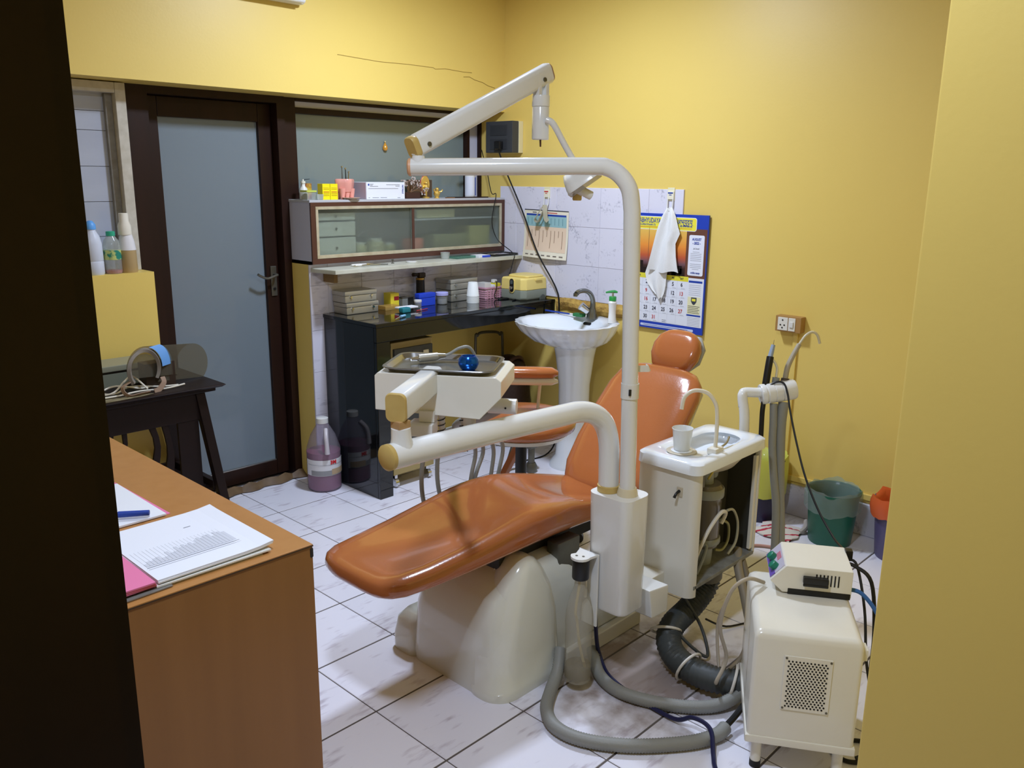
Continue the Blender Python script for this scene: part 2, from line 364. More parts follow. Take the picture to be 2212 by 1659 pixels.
# painted glass panel above the cabinet
w2 = thing('window_2', None, None, (2.9,3.69,1.39)); struct(w2)
B().box(2.256,2.325,3.655,3.715,1.39,1.86).build('window_frame', m_wood_dk, w2, bevel=.004)
B().box(2.325,XW-.004,3.655,3.715,1.845,1.86).box(2.325,3.452,3.66,3.715,1.79,1.818).build('window_frame', m_wood_dk, w2, bevel=.003)
B().box(2.325,XW-.004,3.668,3.70,1.818,1.846).build('white_strip', m_mica, w2, smooth=0)
B().box(3.442,3.462,3.655,3.715,1.39,1.80).build('window_frame', m_wood_dk, w2, bevel=.003)
B().box(2.325,3.442,3.690,3.697,1.39,1.80).build('pane', m_paintglass, w2, smooth=0)
B().box(3.462,3.545,3.68,3.715,1.39,1.83).build('side_board', m_mica, w2, bevel=.002)
B().box(3.545,XW-.001,3.66,3.70,1.39,1.84).build('window_frame', m_wood_dk, w2, bevel=.003)
# dark doorway post close on the left
struct(B().box(-.6,.272,.75,.86,0,CE).box(-.6,.245,.715,.75,0,CE).build('trim_3', m_wood_vdk, smooth=0))
# ================================================================== CABINET, SHELF, COUNTER
t = thing('lamp_batten', 'white unlit tube batten high on the yellow wall over the door', 'lamp', (1.7,3.45,2.225))
B().box(1.15,2.262,3.435,3.478,2.232,2.268).build('batten', m_white2, t, bevel=.01, seg=3)
B().cyl((1.17,3.42,2.246),(2.245,3.42,2.246),.013).build('tube', m_white, t)
# wall cabinet with sliding frosted panes
CX0, CX1, CY0, CZ0, CZ1 = 2.257, 3.553, 3.465, 1.093, 1.392
t = thing('wall_cabinet', 'wall cabinet with frosted sliding glass panes above the marble shelf', 'cabinet', (2.9,3.58,CZ0))
cb = B().box(CX0,CX0+.014,CY0+.004,3.715,CZ0,CZ1-.012).box(CX1-.014,CX1,CY0+.004,3.715,CZ0,CZ1-.012).box(CX0,CX1,CY0+.004,3.715,CZ0,CZ0+.014).box(CX0+.014,CX1-.014,3.705,3.715,CZ0,CZ1-.012)
cb.build('body', m_mica, t, smooth=0)
B().box(CX0-.004,CX1+.004,CY0-.003,3.715,CZ1-.012,CZ1).build('top_board', M('grey_laminate_top', (186,186,190), .35), t, bevel=.002)
fr = m_wood_dk
m_cabfr = M('brown_cabinet_lipping', (82,50,38), .4)
for a in ((CX0,CX1,CY0-.004,CY0+.006,CZ1-.030,CZ1-.011),(CX0,CX1,CY0-.004,CY0+.006,CZ0,CZ0+.026),(CX0,CX0+.026,CY0-.004,CY0+.006,CZ0+.026,CZ1-.030),(CX1-.026,CX1,CY0-.004,CY0+.006,CZ0+.026,CZ1-.030)):
    B().box(*a).build('lipping', m_cabfr, t, bevel=.001)
for a in ((CX0+.026,CX1-.026,CY0-.006,CY0+.008,CZ1-.044,CZ1-.030),(CX0+.026,CX1-.026,CY0-.006,CY0+.008,CZ0+.026,CZ0+.042),(CX0+.026,CX0+.040,CY0-.006,CY0+.008,CZ0+.042,CZ1-.044),(CX1-.040,CX1-.026,CY0-.006,CY0+.008,CZ0+.042,CZ1-.044)):
    B().box(*a).build('sliding_track', m_alu, t, bevel=.001)
m_fr = FROST('frosted_cabinet_glass', (170,178,168), .3, .16)
B().box(CX0+.04,2.895,CY0+.010,CY0+.014,CZ0+.04,CZ1-.042).build('glass_pane', m_fr, t, smooth=0)
B().box(2.862,CX1-.04,CY0+.002,CY0+.006,CZ0+.04,CZ1-.042).build('glass_pane', m_fr, t, smooth=0)
B().box(2.868,2.884,CY0-.001,CY0+.001,CZ0+.042,CZ1-.044).build('pane_edge', m_cabfr, t, smooth=0)
# what shows through the frosted panes
for k, (z0, z1) in enumerate(((1.108,1.215),(1.218,1.29),(1.294,1.335))):
    q = thing('storage_drawer', ('deep white drawer box lowest behind the left frosted pane','middle white drawer box behind the left frosted pane','shallow white drawer box topmost behind the left frosted pane')[k], 'box', (2.40,3.55,z0), group='white drawer boxes in the wall cabinet')
    B().box(2.30,2.532,3.492,3.66,z0,z1-.003).build('drawer_body', m_white2, q, bevel=.006)
    B().cyl((2.416,3.488,(z0+z1)/2),(2.416,3.492,(z0+z1)/2),.006).build('knob', m_dsteel, q)
for nm, lb, x, yy, r, hh, c in (('jar','cream jar behind the left frosted pane',2.60,3.56,.035,.07,(214,206,160)),('jar','larger cream jar near the middle behind the left frosted pane',2.71,3.58,.05,.085,(220,212,170)),('jar','small cream jar behind the edge of the left frosted pane',2.80,3.57,.03,.06,(208,200,150))):
    q = thing(nm, lb, 'jar', (x,yy,1.108), group='cream jars in the wall cabinet')
    B().lathe([(r*.9,1.108-1.108),(r,.005),(r,hh*.75),(r*.7,hh*.82)],(x,yy,1.108)).build('jar_body', M('cream_jar_%d' % c[0], c, .4), q)
    B().lathe([(r*.75,hh*.82),(r*.75,hh)],(x,yy,1.108)).build('lid', m_white2, q)
b = B().lathe([(.05,0),(.06,.02),(.06,.07),(.05,.075)],(2.955,3.57,1.108)); tag(b.build('round_tin', M('coral_plastic', (226,120,92), .5)), 'coral round tin behind the right frosted pane', 'tin')
tag(B().box(2.93,3.20,3.50,3.66,1.29,1.335).build('carton', M('cream_carton', (222,214,176), .6), bevel=.003), 'cream carton high behind the right frosted pane', 'box')
B().box(2.90,3.53,3.49,3.705,1.28,1.288).build('inner_shelf', m_mica, t, smooth=0)
tag(B().box(3.06,3.28,3.51,3.66,1.108,1.20).build('carton', M('olive_carton', (150,146,108), .6), bevel=.004), 'olive carton low behind the right frosted pane', 'box')
tag(B().box(3.32,3.48,3.51,3.66,1.108,1.24).build('carton', M('yellowish_carton', (196,186,120), .6), bevel=.004), 'yellowish carton at the right end inside the cabinet', 'box')

# marble shelf
t = thing('marble_shelf', 'thin cream marble wall shelf under the frosted cabinet', 'shelf', (2.9,3.41,1.05))
B().prism([(2.262,YT,1.055),(2.262,3.45,1.055),(2.285,3.32,1.055),(XW-.001,3.32,1.055),(XW-.001,YT,1.055)],(0,0,.02)).build('slab', m_marble, t, bevel=.003)
B().box(2.33,2.352,3.40,YT-.008,1.005,1.055).build('bracket', M('brown_bracket', (138,110,66), .6), t, bevel=.003)
# black granite counter
CT, CF = .849, 3.069
t = thing('granite_counter', 'black granite counter with deep front band along the tiled wall', 'counter', (2.9,3.28,0))
B().box(2.318,XW-.002,CF,YT-.009,CT-.018,CT).build('worktop', m_black, t, bevel=.003)
B().box(2.321,XW-.002,CF+.003,CF+.021,.762,CT-.019).build('front_band', m_black, t, bevel=.002)
B().box(2.321,2.339,CF+.022,3.33,0,CT-.019).build('side_panel', m_black, t, bevel=.002)
B().box(2.323,2.341,3.332,YT-.009,0,CT-.019).build('side_panel', M('grey_black_granite', (30,34,40), .12, coat=.3), t, bevel=.002)
B().box(2.321,2.398,CF+.003,CF+.021,0,.760).build('front_leg', m_black, t, bevel=.002)
# drawer unit under the counter
t = thing('drawer_unit', 'beige drawer unit with dark drawer fronts on castors under the black counter', 'drawer unit', (2.58,3.25,0))
m_db = M('beige_laminate', (170,150,96), .5); m_dg = M('charcoal_front', (62,62,58), .45)
B().box(2.452,2.712,3.135,3.46,.07,.735).build('carcass', m_db, t, bevel=.004)
for z0, z1 in ((.635,.705),(.49,.60),(.34,.455),(.15,.305)):
    d = B().box(2.462,2.702,3.122,3.137,z0,z1).build('drawer', m_dg, t, bevel=.003)
    B().box(2.64,2.672,3.116,3.123,(z0+z1)/2-.008,(z0+z1)/2+.01).build('handle', M('cream_pull', (214,204,170), .4), d, bevel=.002)
for x, yy in ((2.478,3.16),(2.688,3.16),(2.478,3.43),(2.688,3.43)):
    c = B().cyl((x,yy,.05),(x,yy,.072),.014).build('castor', m_chrome, t)
    B().cyl((x-.01,yy,.024),(x+.01,yy,.024),.024,n=18).build('wheel', m_chrome, c)
# ---------------------------------------------------------------- instrument cases on the counter
def steel_case(label, x0, x1, y0, y1, z0, h, group='steel instrument cases on the counter'):
    t = thing('instrument_case', label, 'case', ((x0+x1)/2,(y0+y1)/2,z0), group=group)
    B().box(x0+.002,x1-.002,y0+.002,y1-.002,z0,z0+h*.62).build('case_body', m_steel, t, bevel=.005)
    B().box(x0,x1,y0,y1,z0+h*.60,z0+h).build('lid', m_steel, t, bevel=.005)
    for x in (x0+.035, x1-.035):
        B().cyl((x,y0-.005,z0+h*.5),(x,y0+.002,z0+h*.5),.0055,n=10).build('stud', m_chrome, t)
    return t
steel_case('lower dented steel case of the left stack on the counter', 2.376,2.570,3.372,3.485,CT,.056)
steel_case('upper steel case of the left stack on the counter', 2.370,2.562,3.374,3.486,CT+.057,.056)
steel_case('lower steel case of the right stack beside the white cups', 3.045,3.245,3.362,3.488,CT,.062)
steel_case('upper steel case of the right stack beside the white cups', 3.040,3.240,3.360,3.488,CT+.063,.058)
def carton(name, label, cat, x0, x1, y0, y1, z0, z1, mat, bevel=.0015, rz=0, group=None):
    return tag(B().box(x0,x1,y0,y1,z0,z1).build(name, mat, bevel=bevel), label, cat, group)
m_ybox = M('yellow_carton', (236,216,60), .5)
t = thing('yellow_carton', 'yellow carton with red square standing behind the white pad', 'box', (2.70,3.42,CT))
B().box(2.676,2.730,3.413,3.47,CT,CT+.075).build('carton_body', m_ybox, t, bevel=.001)
B().box(2.698,2.728,3.4118,3.4132,CT+.038,CT+.058).build('red_square', M('dark_red_print', (150,24,40), .5), t, smooth=0)
carton('acrylic_block', 'pale amber clear block lying by the left steel cases', 'block', 2.60,2.69,3.36,3.42,CT,CT+.022, THIN('amber_clear', (226,190,110), .45, .1, (240,215,150)))
t = thing('glass_cube', 'small clear glass cube with dark rim behind the pad', 'glass block', (2.76,3.42,CT)); B().box(2.742,2.778,3.40,3.436,CT,CT+.05).build('cube', m_clear, t, bevel=.002); B().box(2.741,2.779,3.399,3.437,CT+.044,CT+.05).build('rim', m_dsteel, t, bevel=.001)
carton('note_pad', 'white paper pad lying flat on the counter', 'pad', 2.635,2.745,3.278,3.33,CT+.012,CT+.020, m_paper)
carton('teal_tray', 'turquoise plastic holder under the white pad edge', 'holder', 2.612,2.665,3.238,3.272,CT,CT+.026, M('turquoise_plastic', (38,128,140), .35), .006)
t = thing('hand_instrument', 'pale blue handled instrument near the counter front edge', 'tool', (2.5,3.12,CT)); B().cyl((2.515,3.135,CT+.007),(2.555,3.150,CT+.007),.007,.006).build('handle', M('pale_blue_plastic', (130,180,215), .4), t, bevel=.002); B().cyl((2.46,3.108,CT+.004),(2.515,3.135,CT+.007),.0015,.003,8).build('tip', m_chrome, t)
t = thing('plastic_jar', 'small clear jar with dark contents in front of the blue box', 'jar', (2.79,3.335,CT)); B().lathe([(.017,0),(.019,.004),(.019,.032)],(2.79,3.335,CT)).build('jar_body', m_clear, t); B().lathe([(.02,.030),(.02,.040),(.018,.041)],(2.79,3.335,CT)).build('lid', m_white2, t); B().lathe([(.013,.004),(.013,.02)],(2.79,3.335,CT)).build('contents', m_black_txt, t)
t = thing('blue_case', 'bright blue plastic box on the black counter', 'box', (2.86,3.36,CT)); B().box(2.815,2.925,3.352,3.388,CT,CT+.042).build('case_body', m_blue, t, bevel=.003); B().box(2.814,2.926,3.351,3.389,CT+.0425,CT+.066).build('lid', m_blue, t, bevel=.003)
t = thing('plastic_jar', 'clear round jar with lilac lid beside the blue box', 'jar', (2.965,3.35,CT)); B().lathe([(.026,0),(.029,.004),(.031,.05)],(2.968,3.35,CT)).build('jar_body', m_clear, t); B().lathe([(.034,.048),(.034,.062),(.031,.064)],(2.968,3.35,CT)).build('lid', M('lilac_plastic', (180,180,235), .35), t); B().lathe([(.026,.004),(.027,.03)],(2.968,3.35,CT)).build('contents', M('grey_powder', (150,150,158), .9), t)
t = thing('gas_torch', 'black gas torch with brass nozzle behind the blue box', 'torch', (2.90,3.45,CT))
B().lathe([(.024,0),(.026,.006),(.024,.02),(.0225,.11),(.022,.13)],(2.905,3.45,CT)).build('canister', m_blackpl, t)
B().lathe([(.024,.126),(.024,.136)],(2.905,3.45,CT)).build('collar', M('brass', (170,140,80), .3, 1.0), t)
B().box(2.890,2.935,3.438,3.462,CT+.136,CT+.162).build('torch_head', M('bronze_dark', (58,48,34), .35, .7), t, bevel=.005)
B().cyl((2.890,3.45,CT+.153),(2.852,3.445,CT+.155),.008,.010,12).build('nozzle', MATS['bronze_dark'], t)
t = thing('metal_tin', 'small grey metal block beside the torch', 'tin', (2.815,3.45,CT)); B().box(2.79,2.84,3.43,3.475,CT,CT+.045).build('tin_body', m_dsteel, t, bevel=.003); B().box(2.789,2.841,3.429,3.476,CT+.04,CT+.046).build('lid', m_steel, t, bevel=.001)
t = thing('glass_stick', 'thin red stick lying on the counter in front of the blue box', 'stick', (2.73,3.24,CT)); B().cyl((2.70,3.238,CT+.004),(2.79,3.26,CT+.004),.003,.002,8).build('shaft', M('red_plastic', (176,40,44), .4), t); B().lathe([(.005,0),(.005,.012)],(2.735,3.247,CT+.001)).build('bead', m_clear, t)
# stack of paper cups, each its own cup
cupm = M('white_paper_cup', (232,236,234), .55)
for k in range(6):
    z = CT + .0075*k if k < 5 else CT + .034
    q = B(); q.lathe([(.034,0),(.0345,.004),(.033,.006),(.0255,.074),(.024,.0755),(.0,.0755)], (3.132,3.285,z), 24)
    lb = ['lowest rim of','second lowest cup of','third cup from below of','fourth cup from below of','fifth cup from below of','topmost cup of'][k]
    tag(q.build('paper_cup', cupm), lb.replace('lowest rim of','lowest cup of') + ' the upturned white cup stack on the counter', 'cup', 'upturned paper cups')
# pink basket with cartons
t = thing('basket', 'pink slotted plastic basket between cups and ultrasonic cleaner', 'basket', (3.33,3.36,CT))
m_pk = M('dusty_pink_plastic', (214,160,176), .4)
bx0, bx1, by0, by1 = 3.262,3.412,3.318,3.44
B().box(bx0+.006,bx1-.006,by0+.006,by1-.006,CT,CT+.004).build('basket_floor', m_pk, t)
B().loft([rrect(bx0-.003,bx1+.003,by0-.003,by1+.003,CT+.056,.014), rrect(bx0-.003,bx1+.003,by0-.003,by1+.003,CT+.064,.014), rrect(bx0+.004,bx1-.004,by0+.004,by1-.004,CT+.064,.01), rrect(bx0+.004,bx1-.004,by0+.004,by1-.004,CT+.056,.01), rrect(bx0-.003,bx1+.003,by0-.003,by1+.003,CT+.056,.014)], cap=False).build('rim', m_pk, t)
for k in range(5):
    z = CT+.004+k*.0115
    B().loft([rrect(bx0+.004-k*.0008,bx1-.004+k*.0008,by0+.004-k*.0008,by1-.004+k*.0008,z,.012), rrect(bx0+.004-k*.0008,bx1-.004+k*.0008,by0+.004-k*.0008,by1-.004+k*.0008,z+.0075,.012)], cap=False).build('slat', m_pk, t, solid=.002)
for i in range(6): B().box(bx0+.012+i*.024,bx0+.018+i*.024,by0-.001,by0+.003,CT,CT+.06).build('upright', m_pk, t)
carton('white_carton', 'white carton with dark mark standing in the pink basket', 'box', 3.272,3.318,3.335,3.40,CT+.005,CT+.088, m_white2)
carton('white_carton', 'narrow white carton in the middle of the pink basket', 'box', 3.322,3.348,3.33,3.39,CT+.005,CT+.074, m_paper)
carton('yellow_carton', 'yellow carton standing in the pink basket', 'box', 3.350,3.392,3.332,3.39,CT+.005,CT+.08, M('lemon_carton', (228,214,60), .5))
t = thing('plug_adapter', 'white plug adapter with lead resting on the pink basket', 'plug', (3.37,3.36,CT+.08)); B().box(3.352,3.378,3.345,3.37,CT+.082,CT+.10).build('plug_body', m_white2, t, bevel=.004); B().tube([(3.365,3.345,CT+.09),(3.35,3.32,CT+.085),(3.32,3.295,CT+.055),(3.30,3.29,CT+.02),(3.31,3.28,CT+.006),(3.36,3.25,CT+.006),(3.40,3.22,CT+.006)], .0028, 8).build('lead', m_cord, t)
# ultrasonic cleaner
UX, UY = 3.455, 3.212
mx = Matrix.Translation((UX,UY,CT)) @ Matrix.Rotation(math.radians(0),4,'Z')
t = thing('ultrasonic_cleaner', 'yellow and grey ultrasonic cleaner at the right end of the counter', 'cleaner', (UX,UY,CT))
m_uy = M('butter_yellow_plastic', (238,214,126), .38); m_ug = M('sage_grey_plastic', (140,146,132), .4)
def ring(a, z): # chamfered front corner plan
    x0, x1, y0, y1 = -.095+a, .095-a, -.085+a, .085-a
    return [Vector(p) for p in ((x1,y0,z),(x1,y1,z),(x0,y1,z),(x0,y0+.022,z),(x0+.026,y0,z))]
B(mx).loft([ring(.006,0),ring(.0,.012),ring(.0,.055)]).build('lower_housing', m_ug, t, bevel=.004)
B(mx).loft([ring(.0,.0555),ring(.002,.115),ring(.008,.122)]).build('upper_housing', m_uy, t, bevel=.004)
B(mx).loft([rrect(-.055,.09,-.075,.075,.1225,.02), rrect(-.055,.09,-.075,.075,.130,.02), rrect(-.045,.08,-.065,.065,.135,.02)]).build('lid', m_uy, t, bevel=.002)
B(mx).box(.0,.05,-.092,-.078,.1045,.118).build('lid_latch', m_uy, t, bevel=.003)
B(mx).lathe([(.022,0),(.022,.006)], (.06,-.0835,.004), 18, (0,-1,0)).build('foot_arch', M('dark_sage', (92,96,90), .5), t)
# control panel on the chamfered corner
pn = Vector((-1,0,0)); pc = Vector((-.0945,.0,0)); px_ = Vector((0,-1,0))
def panel(w, h, z, off, r=.006):
    out = []
    for p in rrect(-w,w,-h,h,0,min(r,w*.95)): out.append(pc + px_*p.x + Vector((0,0,z+p.y)) + pn*off)
    return out
B(mx).loft([panel(.020,.040,.078,.0,.019),panel(.020,.040,.078,.004,.019)]).build('panel_rim', m_uy, t)
B(mx).loft([panel(.015,.036,.080,.003,.014),panel(.015,.036,.080,.0055,.014)]).build('control_panel', m_blackpl, t)
B(mx).loft([panel(.009,.010,.098,.005,.001),panel(.009,.010,.098,.0065,.001)]).build('display', M('lcd_grey', (84,92,92), .2), t)
B(mx).lathe([(.0105,0),(.0105,.008),(.006,.009)], pc+Vector((0,0,.066))+pn*.0055, 18, pn).build('dial', m_chrome, t)
t0 = thing('power_lead', 'black lead coiled on the counter behind the pink basket', 'cable', (3.36,3.45,CT)); B().tube([(3.44,3.31,CT+.004),(3.42,3.26,CT+.004),(3.34,3.24,CT+.004),(3.30,3.26,CT+.004),(3.36,3.29,CT+.005),(3.42,3.28,CT+.004),(3.38,3.20,CT+.004),(3.33,3.18,CT+.004)], .0032, 8).build('lead', m_cord, t0)

# ---------------------------------------------------------------- things on the marble shelf
SZ = 1.075
for k,(p0,p1,r,lb,m_) in enumerate((((2.43,3.385,SZ+.004),(2.56,3.42,SZ+.004),.0035,'long thin steel probe lying on the left of the marble shelf',m_chrome),((2.46,3.40,SZ+.005),(2.60,3.39,SZ+.005),.0045,'grey-handled steel spatula lying on the left of the marble shelf',m_silver),((2.52,3.43,SZ+.005),(2.635,3.375,SZ+.004),.004,'dark steel tweezers lying on the marble shelf',m_dsteel))):
    t = thing('dental_instrument', lb, 'instrument', (p0[0],p0[1],SZ), group='steel instruments on the marble shelf')
    mid = Vector(p0).lerp(Vector(p1),.55); B().cyl(p0, mid, r*.45, r, 8).build('blade', m_chrome, t); B().cyl(mid, p1, r, r*.8, 8).build('handle', m_, t)
t = thing('pliers', 'white-handled pliers lying on the left of the marble shelf', 'pliers', (2.5,3.41,SZ)); 
B().tube([(2.45,3.425,SZ+.006),(2.49,3.43,SZ+.006),(2.53,3.415,SZ+.006)], .005, 8).build('handle', m_white2, t); B().tube([(2.45,3.395,SZ+.006),(2.49,3.40,SZ+.006),(2.53,3.413,SZ+.006)], .005, 8).build('handle', m_white2, t); B().cyl((2.53,3.414,SZ+.006),(2.575,3.414,SZ+.006),.006,.002,8).build('jaw', m_chrome, t)
t = thing('metal_stand', 'tiny metal stand on the marble shelf', 'stand', (2.70,3.42,SZ)); B().lathe([(.008,0),(.008,.003),(.002,.004),(.002,.014),(.006,.015),(.006,.02)],(2.70,3.42,SZ),12).build('post', m_dsteel, t)
tag(B().lathe([(.026,0),(.028,.002),(.028,.007),(.024,.008)],(2.805,3.40,SZ)).build('white_disc', m_white), 'small round white lid lying on the marble shelf', 'lid')
t = thing('plastic_cup', 'small clear plastic cup on the marble shelf', 'cup', (3.065,3.44,SZ)); B().lathe([(.022,0),(.026,.034),(.027,.035),(.025,.034),(.021,.002)],(3.065,3.43,SZ)).build('cup_wall', m_clear, t)
t = thing('glass_slab', 'thick greenish glass slab on the marble shelf', 'slab', (3.17,3.42,SZ)); B().box(3.10,3.24,3.375,3.44,SZ,SZ+.013).build('slab', THIN('green_glass', (120,160,146), .35, .08, (190,225,212)), t, bevel=.001)
t = thing('flat_carton', 'flat white and blue carton on the marble shelf', 'box', (3.29,3.40,SZ)); B().box(3.25,3.335,3.36,3.43,SZ,SZ+.012).build('carton_body', m_paper, t, bevel=.001); B().box(3.275,3.336,3.358,3.362,SZ+.001,SZ+.011).build('blue_end', m_blue, t, smooth=0)
t = thing('instrument_tray', 'black tray of steel instruments at the right end of the marble shelf', 'tray', (3.45,3.41,SZ)); B().loft([rrect(3.36,3.545,3.352,3.45,SZ,.01),rrect(3.352,3.552,3.344,3.458,SZ+.012,.012),rrect(3.357,3.547,3.349,3.453,SZ+.012,.01),rrect(3.365,3.54,3.357,3.445,SZ+.003,.01)]).build('tray', m_blackpl, t)
for k in range(4):
    q = thing('dental_instrument', ['front steel instrument in the black shelf tray','second steel instrument in the black shelf tray','third steel instrument in the black shelf tray','rear steel instrument in the black shelf tray'][k], 'instrument', (3.45,3.38+.018*k,SZ+.006), group='instruments in the black tray')
    B().cyl((3.38,3.372+.02*k,SZ+.007),(3.52,3.38+.016*k,SZ+.007),.003,.0015,8).build('shaft', m_chrome, q)
# ---------------------------------------------------------------- things on top of the cabinet
TZ = CZ1
t = thing('plastic_tub', 'clear plastic tub with lime lid on the left of the cabinet top', 'tub', (2.285,3.52,TZ)); B().loft([rrect(2.262,2.308,3.49,3.54,TZ,.006),rrect(2.258,2.312,3.486,3.544,TZ+.038,.008)]).build('tub_body', m_clear, t); B().loft([rrect(2.256,2.314,3.484,3.546,TZ+.036,.008),rrect(2.256,2.314,3.484,3.546,TZ+.044,.008)]).build('lid', M('lime_lid', (196,206,90), .4), t)
t = thing('pump_bottle', 'small white pump bottle behind the lime-lidded tub', 'bottle', (2.30,3.58,TZ)); B().lathe([(.018,0),(.019,.004),(.019,.05),(.009,.062),(.009,.075)],(2.30,3.58,TZ)).build('bottle_body', m_white2, t); B().lathe([(.011,.075),(.011,.085),(.004,.086),(.004,.094)],(2.30,3.58,TZ)).build('pump', m_cream, t); B().cyl((2.30,3.58,TZ+.092),(2.335,3.578,TZ+.095),.002,.0015,6).build('spout', m_blackpl, t)
t = thing('plastic_tub', 'small empty clear tub beside the yellow cartons', 'tub', (2.335,3.51,TZ)); B().loft([rrect(2.318,2.352,3.492,3.53,TZ,.005),rrect(2.315,2.355,3.489,3.533,TZ+.026,.006),rrect(2.318,2.352,3.492,3.53,TZ+.026,.005),rrect(2.32,2.35,3.494,3.528,TZ+.002,.005)]).build('tub_body', m_clear, t)
for k in range(2):
    x = 2.352+.044*k
    q = thing('yellow_carton', ['left one of the two bright yellow cartons on the cabinet','right one of the two bright yellow cartons on the cabinet'][k], 'box', (x+.02,3.52,TZ), group='bright yellow cartons on the cabinet')
    B().box(x,x+.042,3.498,3.54,TZ,TZ+.074).build('carton_body', M('bright_yellow_carton', (252,232,20), .45), q, bevel=.001)
    for zz, mm in ((.058,m_ybox),(.05,M('ochre_print', (190,160,20), .6)),(.036,m_red_txt),(.028,MATS['ochre_print']),(.02,MATS['ochre_print'])):
        B().box(x+.005,x+.037,3.4968,3.4985,TZ+zz-.0012,TZ+zz+.0012).build('print_line', mm, q, smooth=0)
tag(B().box(2.325,2.36,3.60,3.64,TZ,TZ+.075).build('carton', M('maroon_yellow', (140,40,50), .5, var=((210,180,60), 30, .1)), bevel=.002), 'maroon and yellow carton behind the yellow cartons', 'box')
# pink tooth-shaped holder with instruments
t = thing('tooth_holder', 'pink tooth-shaped pot holding dental instruments on the cabinet', 'pot', (2.502,3.53,TZ))
m_tooth = M('pink_ceramic', (232,160,146), .2, coat=.4)
TX, TY = 2.502, 3.53
rr = []
for z, hx, hy in ((.036,.042,.034),(.05,.047,.038),(.075,.051,.042),(.092,.052,.043),(.097,.048,.040),(.093,.044,.036),(.06,.036,.028)):
    ring_ = []
    for i in range(24):
        a = 2*math.pi*i/24; k = 1+.10*math.cos(4*a); ring_.append(Vector((TX+hx*k*math.cos(a)*.94, TY+hy*k*math.sin(a)*.94, TZ+z)))
    rr.append(ring_)
B().loft(rr).build('crown', m_tooth, t)
for sx in (-1,0,1):
    for sy in ((-1,1) if sx else (-1,)):
        B().lathe([(.008,0),(.011,.012),(.015,.034),(.017,.052)],(TX+sx*.027,TY+sy*.017,TZ),14).build('root', m_tooth, t)
for k,(dx,dy,lx,ly,hh,m_,lb) in enumerate(((-.012,.0,-.012,.002,.150,m_dsteel,'dark-handled mirror standing in the pink tooth pot'),(.004,-.008,.004,-.004,.142,m_blackpl,'black-handled brush standing in the pink tooth pot'),(.02,.004,.03,.006,.125,m_chrome,'steel probe standing in the pink tooth pot'))):
    q = thing('dental_instrument', lb, 'instrument', (TX+dx,TY+dy,TZ+.06), group='instruments in the tooth pot')
    p0 = Vector((TX+dx,TY+dy,TZ+.062)); p1 = Vector((TX+lx,TY+ly,TZ+hh)); B().cyl(p0,p1,.0035,.002,8).build('handle', m_, q); B().lathe([(.004,0),(.005,.003),(.004,.008)],p1,10).build('tip', m_chrome, q)
tag(B().lathe([(.02,0),(.042,.008),(.044,.010),(.04,.0095),(.019,.003)],(2.505,3.482,TZ)).build('saucer', M('pale_peach_dish', (228,200,180), .3)), 'small pale peach dish in front of the tooth pot', 'dish')
# glove box
t = thing('glove_box', 'white glove carton with blue lettering on the cabinet', 'box', (2.72,3.54,TZ))
B().box(2.596,2.838,3.482,3.60,TZ,TZ+.083).build('carton_body', m_paper, t, bevel=.0015)
B().box(2.5945,2.5958,3.486,3.598,TZ+.003,TZ+.080).build('side_print', M('lilac_grey_print', (196,178,188), .6), t, smooth=0)
text('lettering','NITRILE',.0125,(2.824,3.4815,TZ+.048),AX_BACK @ Matrix.Rotation(-math.pi/2,3,'Z'),m_blue_txt,t,bold=.0003)
text('lettering','Latex',.009,(2.612,3.4815,TZ+.070),AX_BACK,m_black_txt,t,'LEFT') if False else None
B().box(2.606,2.614,3.4812,3.4821,TZ+.066,TZ+.075).build('logo_mark', m_blue_txt, t, smooth=0)
for a,b_,z in ((.618,.640,.073),(.618,.634,.068),(.618,.668,.063),(.720,.805,.071),(.778,.805,.064),(.608,.795,.052),(.608,.616,.008),(.632,.672,.008),(.682,.722,.008),(.790,.808,.007)):
    B().box(2+a,2+b_,3.4812,3.4821,TZ+z-.0012,TZ+z+.0012).build('print_line', m_grey_txt, t, smooth=0)
# crystal tree
t = thing('crystal_tree', 'small crystal-leaf tree in a brown pot on the cabinet', 'ornament', (2.915,3.53,TZ))
B().box(2.866,2.962,3.505,3.56,TZ,TZ+.032).build('pot', M('brown_pot', (62,34,26), .5), t, bevel=.003)
m_br = M('bronze_wire', (120,84,48), .5); m_cr = M('crystal_leaf', (206,196,190), .15, coat=.5, var=((150,116,100), 60, .1))
br = B(); lf = B()
for k in range(15):
    a = random.uniform(-1.3,1.3); e = Vector((2.912+.058*math.sin(a)+random.uniform(-.01,.01), 3.53+random.uniform(-.03,.02), TZ+.035+.075*math.cos(a)*random.uniform(.6,1)))
    if k == 14: e = Vector((2.985,3.51,TZ+.032))
    if k == 13: e = Vector((2.995,3.505,TZ+.045))
    br.tube([(2.912,3.53,TZ+.03),((2.912+e.x)/2,(3.53+e.y)/2,(TZ+.05+e.z)/2),e], .0018, 5, 3)
    for j in range(6):
        c = e+Vector((random.uniform(-.014,.014),random.uniform(-.012,.012),random.uniform(-.012,.012))); lf.sph(c, .0055, .0045, .005, 6, 4)
br.build('branches', m_br, t); lf.build('crystal_leaves', m_cr, t, kind='stuff')
